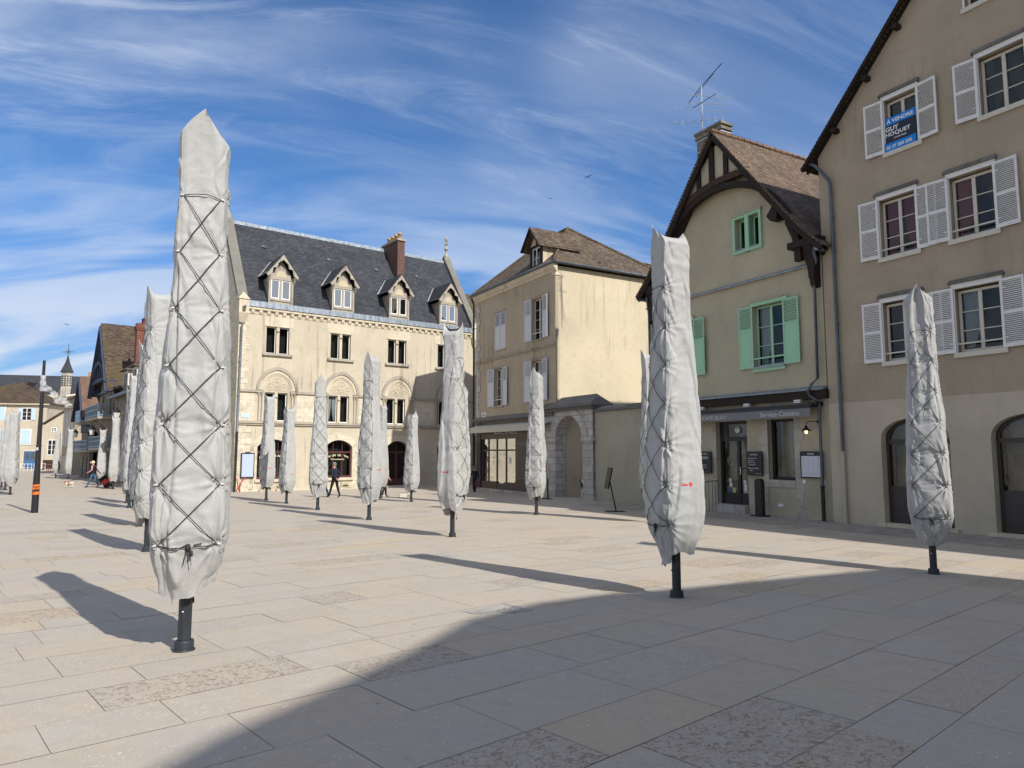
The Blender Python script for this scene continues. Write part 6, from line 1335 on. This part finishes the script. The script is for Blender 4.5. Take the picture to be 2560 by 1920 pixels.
a, b = K2(176, 975, 115), K2(236, 1170, 115); m = MB(); m.box(a[0], b[0], 0, 8, b[2]-1, K2(180, 1005, 115)[2]); m.build('wall', M['cream'], sl)
m = MB(); m.add([K2(172, 1008, 114.5), K2(238, 985, 114.5), K2(238, 945, 120), K2(178, 965, 120)], [(0, 1, 2, 3)]); m.build('roof', M['slate'], sl); p = K2(230, 945, 118); m = MB(); m.box(p[0]-.7, p[0]+.7, p[1], p[1]+1, p[2]-3, p[2]+1); m.build('chimney', M['terra'], sl)
# skyline fillers: nothing else behind; far ground only

# ------------------------------------------------------------------ black pole with orange tape and flapping film
pl = empty('wrapped_pole', (-16.856, 24.889, gz(-16.86, 24.89)), 0, 'tall black pole with orange tape near its foot and loose plastic film above', 'pole')
m = MB(); m.tube([(0, 0, -.05), (0, 0, 1.0), (0, 0, 2.6), (0, 0, 5.42)], [.112, .108, .075, .045], 14); m.build('pole', M['black'], pl)
m = MB()
for z0, z1 in ((.66, .70), (.90, .95), (.76, .86), (.70, .64), (.86, .82)):
    n = 14; vs = []
    for i in range(n+1):
        a_ = math.pi+math.pi*i/n; z = z0+(z1-z0)*i/n; r = .114
        vs += [(r*math.cos(a_), r*math.sin(a_), z), (r*math.cos(a_), r*math.sin(a_), z+.055)]
    m.add(vs, [(2*i, 2*i+2, 2*i+3, 2*i+1) for i in range(n)], True)
m.lathe([(.113, .93), (.114, .985)], n=14); m.lathe([(.113, .64), (.114, .69)], n=14); m.build('orange_tape', M['orange'], pl)
m = MB(); m.box(-.02, .04, -.09, -.075, 2.2, 2.3); m.build('white_tag', M['paper'], pl)
m = MB(); n = 26; vs = []; rd = random.Random(4)
for i in range(n+1):
    t = i/n; x = .05+1.05*t; z = 4.55-.10*t-.72*t**.8+.05*math.sin(t*9); w_ = .10+.10*math.sin(t*3)+.05*math.sin(t*17)
    for k in range(5): vs.append((x+.03*math.sin(k*2+i), -.05+.06*math.sin(i*1.3+k*1.9), z-w_*(k/4-.5)*1.6))
m.add(vs, [(i*5+k, (i+1)*5+k, (i+1)*5+k+1, i*5+k+1) for i in range(n) for k in range(4)], True)
m.lathe([(.075, 4.30), (.10, 4.38), (.07, 4.5), (.105, 4.62), (.07, 4.72), (.09, 4.85), (.06, 4.88)], n=10); m.build('plastic_film', M['film'], pl)

# ------------------------------------------------------------------ people, dog, trolley
def skin_body(name, verts, edges, radii, mats, pick, parent=None, sub=1, root=0):
    me = bpy.data.meshes.new(name); me.from_pydata(verts, edges, []); o = bpy.data.objects.new(name, me); C.objects.link(o)
    md = o.modifiers.new('s', 'SKIN'); md.use_smooth_shade = True
    for i, r in enumerate(radii):
        sv_ = me.skin_vertices[0].data[i]; sv_.radius = (r, r) if isinstance(r, (int, float)) else r; sv_.use_root = (i == root)
    sb = o.modifiers.new('u', 'SUBSURF'); sb.levels = sub+1; sb.render_levels = sub+1
    bpy.context.view_layer.update(); ev = o.evaluated_get(bpy.context.evaluated_depsgraph_get()); nm = bpy.data.meshes.new_from_object(ev)
    bpy.data.objects.remove(o); nm.materials.clear()
    for m_ in mats: nm.materials.append(m_)
    for p in nm.polygons: p.material_index = pick(p.center); p.use_smooth = True
    o = bpy.data.objects.new(name, nm); C.objects.link(o); o.parent = parent; return o
def person(loc, ang, label, h, step, top, legs, hairm, shoem, arms='walk', cap=False, lean=.03, sleeve=None, short=False):
    r = empty('person', loc, ang, label, 'person'); s = h/1.75
    M4 = [M[top] if isinstance(top, str) else top, legs, M['skin'], shoem, sleeve or (M[top] if isinstance(top, str) else top), hairm]
    # faces -x when ang = 0
    f = step
    V = [(0, 0, .96), (0, 0, 1.12), (-lean, 0, 1.30), (-lean-.01, 0, 1.44), (-lean-.02, 0, 1.52), (-lean-.035, 0, 1.60), (-lean-.04, 0, 1.68),
         (0, -.1, .92), (-f*.45-.03, -.1, .50), (-f, -.1, .09), (-f-.15, -.1, .035),
         (0, .1, .92), (f*.30, .1, .50), (f*.95, .1, .12), (f*.85-.12, .1, .035),
         (-lean-.01, -.19, 1.42), (0, 0, 0), (0, 0, 0), (0, 0, 0), (-lean-.01, .19, 1.42), (0, 0, 0), (0, 0, 0), (0, 0, 0)]
    if arms == 'back': A = [(.06, -.25, 1.17), (.17, -.10, .98), (.19, -.04, .95)], [(.06, .25, 1.17), (.17, .10, .98), (.2, .03, .93)]
    elif arms == 'lead': A = [(-.02, -.25, 1.16), (-.26, -.22, 1.02), (-.34, -.2, 1.0)], [(.10, .25, 1.18), (.30, .22, .98), (.38, .2, .93)]
    else: A = [(.08, -.25, 1.16), (.06, -.26, .92), (.03, -.26, .84)], [(-.10, .25, 1.17), (-.24, .24, .96), (-.29, .23, .89)]
    for k in (0, 1):
        for j in range(3): V[16+k*4+j] = A[k][j]
    E = [(0, 1), (1, 2), (2, 3), (3, 4), (4, 5), (5, 6), (0, 7), (7, 8), (8, 9), (9, 10), (0, 11), (11, 12), (12, 13), (13, 14), (3, 15), (15, 16), (16, 17), (17, 18), (3, 19), (19, 20), (20, 21), (21, 22)]
    Rr = [(.13, .17), (.13, .16), (.14, .18), (.09, .13), .055, .085, .075, .10, .065, .045, .035, .10, .065, .045, .035, .065, .048, .036, .03, .065, .048, .036, .03]
    V = [tuple(c_*s for c_ in v) for v in V]; Rr = [tuple(q*s for q in x) if isinstance(x, tuple) else x*s for x in Rr]
    hands = [Vector(V[18]), Vector(V[22])]; wr = [Vector(V[17]), Vector(V[21])]
    def pick(c_):
        z = c_.z/s
        for hh_, w_ in zip(hands, wr):
            if (c_-hh_).length < .075*s: return 2
        if z > 1.50: return 2
        if z < .10: return 3
        if abs(c_.y/s) > .185 and z > .85: return 4
        return 0 if z > .93 else 1
    body = skin_body('body', V, E, Rr, M4, pick, r)
    m = MB(); hx, hz_ = V[6][0], V[6][2]
    m.lathe([(0, .155*s), (.06*s, .145*s), (.098*s, .10*s), (.108*s, .03*s), (.10*s, -.02*s)], (hx+.005, 0, hz_-.03*s), 12)
    if cap: m.tube([(hx-.08*s, 0, hz_+.0), (hx-.17*s, 0, hz_-.01)], [.07*s, .05*s], 8)
    m.build('cap' if cap else 'hair', hairm, r)
    for k in (0, 1):                               # curled fingers and thumb
        hm = MB(); d_ = (hands[k]-wr[k]).normalized()
        for j in range(4):
            q = hands[k]+Vector((0, (j-1.5)*.018*s, 0)); hm.tube([q, q+d_*.045*s, q+d_*.065*s+Vector((-.012, 0, -.012))*s], [.010*s, .009*s, .007*s], 5)
        hm.tube([hands[k]+Vector((-.02, 0, .01))*s, hands[k]+Vector((-.045, .0, -.01))*s], [.011*s, .008*s], 5); hm.build('fingers', M['skin'], r)
    fm = MB(); fm.tube([(hx-.085*s, 0, hz_-.03*s), (hx-.115*s, 0, hz_-.065*s)], [.012*s, .016*s], 5)
    for sy in (-1, 1): fm.lathe([(0, -.03*s), (.014*s, -.01*s), (.014*s, .015*s), (0, .03*s)], (hx-.005*s, sy*.09*s, hz_-.06*s), 6)
    fm.build('face_features', M['skin'], r)
    return r
jeans = paint('blue_jeans', (.06, .11, .2), .9, .1); navy = paint('navy_cloth', (.012, .014, .03), .9, .05); dark = paint('black_cloth', (.008, .008, .01), .9, .02); pink = paint('pink_cloth', (.55, .25, .3), .9, .05)
hairg = mat('grey_hair', (.16, .16, .15), .9); hatc = mat('cream_cap', (.6, .52, .34), .9); brownsh = mat('dark_shoe', (.02, .016, .014), .6)
mx, my = -27.79, 46.59; gzm = gz(mx, my)
man = person((mx, my, gzm), R_(8), 'man in cream cap, black vest and jeans walking a small dog past the parasols', 1.72, .34, dark, jeans, hatc, brownsh, 'lead', True, sleeve=pink)
dog = empty('dog', (-29.25, 46.45, gz(-29, 46.5)), R_(5), 'small white and tan dog on a lead in front of the walking man', 'dog')
DV = [(.18, 0, .30), (.0, 0, .27), (-.15, 0, .29), (-.24, 0, .36), (-.31, 0, .40), (-.39, 0, .37), (.17, -.06, .22), (.20, -.06, .13), (.17, -.06, .03), (.17, .06, .22), (.24, .06, .13), (.22, .06, .03), (-.15, -.06, .20), (-.17, -.06, .11), (-.19, -.06, .03), (-.15, .06, .20), (-.12, .06, .11), (-.13, .06, .03), (.27, 0, .35), (.33, 0, .44)]
DE = [(0, 1), (1, 2), (2, 3), (3, 4), (4, 5), (0, 6), (6, 7), (7, 8), (0, 9), (9, 10), (10, 11), (2, 12), (12, 13), (13, 14), (2, 15), (15, 16), (16, 17), (0, 18), (18, 19)]
DR = [.085, .085, .10, .065, .07, .032, .045, .028, .024, .045, .028, .024, .045, .028, .024, .045, .028, .024, .03, .022]
furw = mat('white_fur', (.6, .52, .42), .95); furt = mat('tan_fur', (.33, .16, .07), .95)
skin_body('body', DV, DE, DR, [furw, furt], lambda c_: 1 if (noise.noise(Vector((c_.x*6, c_.y*6, c_.z*6))) > .08 and c_.z > .2) or c_.x < -.27 and c_.z > .4 else 0, dog)
m = MB()
for sy in (-1, 1): m.tube([(-.28, sy*.05, .44), (-.27, sy*.085, .40), (-.28, sy*.09, .34)], [.02, .03, .012], 6)
m.build('ear', furt, dog)
ls = empty('dog_lead', (mx, my, gzm), 0, 'dark lead between the man and the small dog', 'lead')
m = MB(); a_ = Vector((-.36, -.22, 1.02)); b_ = Vector((-29.5-mx, 46.42-my, .38)); m.tube([a_+(b_-a_)*t-Vector((0, 0, .12*math.sin(math.pi*t))) for t in [i/8 for i in range(9)]], .012, 4); m.build('strap', M['rail'], ls)
tr = empty('shopping_trolley', (-26.55, 46.4, gz(-26.5, 46.4)), 0, 'red and black two-wheeled shopping trolley pulled behind the man', 'trolley')
tm = Matrix.Rotation(R_(-38), 4, 'Y'); m = MB(); m.box(-.2, .2, -.16, .16, .16, .78); m.build('bag', M['redpaint'], tr, None, tm); m = MB(); m.box(-.22, .22, -.17, .17, .62, .86); m.box(-.215, .215, -.165, .165, .14, .3); m.build('bag_flap', dark, tr, None, tm)
for y in (-.2, .2): m = MB(); m.tube([(0.02, y-.02, .1), (0.02, y+.02, .1)], .10, 12); m.build('wheel', M['black'], tr)
m = MB(); m.tube([(.22, 0, .1), (.22, 0, .9), (.22, 0, 1.15)], .014, 5); m.build('handle', M['rail'], tr, None, tm)
person((-8.80, 34.9, gz(-8.8, 34.9)), R_(-35), 'grey-haired person in navy jacket and black trousers seen from behind before the tea room', 1.70, .30, navy, dark, hairg, brownsh, 'back')
person((-9.45, 35.2, gz(-9.4, 35.2)), R_(-30), 'person in blue jeans half hidden behind a parasol next to the navy jacketed one', 1.66, .30, navy, jeans, hairg, brownsh, 'walk')
person((-6.42, 35.3, gz(-6.5, 35.3)), R_(200), 'person in black with bare forearm, mostly hidden behind a parasol before the maroon door', 1.66, .12, dark, dark, hairg, mat('white_shoe', (.6, .6, .6), .6), 'walk', sleeve=pink)
person((-2.13, 40.2, gz(-2.1, 40.2)), R_(60), 'small person in dark clothes and cap at the left corner of the black shopfront', 1.45, .08, navy, dark, hairg, brownsh, 'walk', True)
bg_ = empty('handbag', (-1.98, 40.0, gz(-2, 40)+.55), 0, 'dark red bag carried by the small person at the shop corner', 'bag'); m = MB(); m.box(-.14, .14, -.06, .06, -.18, .12); m.build('bag_body', M['maroon'], bg_); m = MB(); m.tube([(-.1, 0, .1), (-.05, 0, .25), (.05, 0, .25), (.1, 0, .1)], .01, 5); m.build('strap', M['maroon'], bg_)
# low box, manhole, barriers, birds
bx = empty('equipment_box', (-5.30, 35.3, gz(-5.3, 35.3)), R_(10), 'low grey box on the paving beside the small closed parasol', 'box'); m = MB(); m.box(-.36, .32, -.15, .15, .02, .13); m.box(-.36, -.02, -.16, .16, .1, .17); m.build('casing', M['cream'], bx); m = MB(); m.box(.02, .24, -.155, -.15, .05, .10); m.build('label_panel', M['black'], bx)
def mhole(x, y, sx_, sy_, label):
    o = empty('access_cover', (x, y, gz(x, y)), A, label, 'cover', 'access covers in the paving'); m = MB(); m.box(-sx_/2, sx_/2, -sy_/2, sy_/2, -.02, .0045); m.build('frame', M['gate'], o); m = MB()
    nx = 14; ny = 9
    for i in range(nx):
        for j in range(ny): cx = -sx_/2+.03+(sx_-.06)*(i+.5)/nx; cyy = -sy_/2+.03+(sy_-.06)*(j+.5)/ny; m.obox(Matrix.Translation((cx, cyy, .0055)) @ Matrix.Rotation(R_(45 if (i+j) % 2 else -45), 4, 'Z'), .045, .014, .006)
    m.build('tread_pattern', M['gate'], o)
mhole(-.18, 8.25, .72, .48, 'patterned rectangular access cover between sunlight and the big shadow'); mhole(-9.2, 18.6, .7, .5, 'small access cover in the paving left of the horned parasol')
for i, (a, b, Y) in enumerate(((50, 78, 92), (84, 112, 94), (116, 132, 88), (150, 205, 86), (205, 222, 70))):
    pa = P(a, 1180, Y); pb = P(b, 1180, Y); r = empty('site_barrier', (pa.x, pa.y, gz(pa.x, pa.y)), 0, ['pale site fence in front of the blue double door', 'pale site fence left of the annex window', 'cluttered site fence under the annex window', 'long tape line stretched before the brown house', 'red framed site barrier behind the walking man'][i], 'barrier', 'site fencing at the far left of the square')
    dx = pb.x-pa.x; m = MB(); n = 3
    for k in range(n+1): m.box(dx*k/n-.02, dx*k/n+.02, -.02, .02, 0, 1.0)
    m.build('post', M['redpaint'] if i in (2, 4) else M['white'], r); m = MB(); m.box(0, dx, -.01, .01, .92, .97); m.box(0, dx, -.01, .01, .46, .49); m.build('rail', M['redpaint'] if i == 4 else M['white'], r)
for (px, py, Y, s_, lb, rt) in ((1471, 441, 60, .75, 'larger dark bird gliding left of the aerial', 25), (1376, 496, 75, .5, 'small dark bird flying lower left of the larger one', -10), (167, 811, 90, .8, 'tiny distant bird above the bell turret', 0)):
    b = empty('bird', P(px, py, Y), 0, lb, 'bird', 'birds in the sky'); b.scale = (s_,)*3; b.rotation_euler = (0, R_(-rt), 0)
    m = MB(); m.tube([(0, -.15, -.02), (0, 0, 0), (0, .12, -.03), (0.05, .2, -.14)], [.02, .06, .045, .01], 6); m.build('body', M['rail'], b)
    for sd in (-1, 1): m = MB(); m.add([(0, -.1, .0), (0, .12, 0), (sd*.35, .08, .04), (sd*.62, .12, -.04), (sd*.62, .05, -.03), (sd*.3, -.12, .05), (0, -.1, .015), (0, .12, .015), (sd*.35, .08, .05), (sd*.62, .12, -.03), (sd*.3, -.12, .065)], [(0, 1, 2, 5), (5, 2, 3, 4), (6, 10, 8, 7), (10, 4, 9, 8), (0, 5, 10, 6), (1, 7, 8, 2)]); m.build('wing', M['rail'], b)
# fallen leaf
lf_ = empty('fallen_leaf', (1.60, 4.05, gz(1.6, 4.05)), .5, 'small orange-brown dead leaf on the shaded paving near the bottom', 'leaf'); m = MB(); m.add([(-.03, 0, .004), (0, -.012, .008), (.035, 0, .004), (0, .014, .012)], [(0, 1, 2, 3)]); m.build('blade', M['terra'], lf_)
print('objects', len(bpy.data.objects))
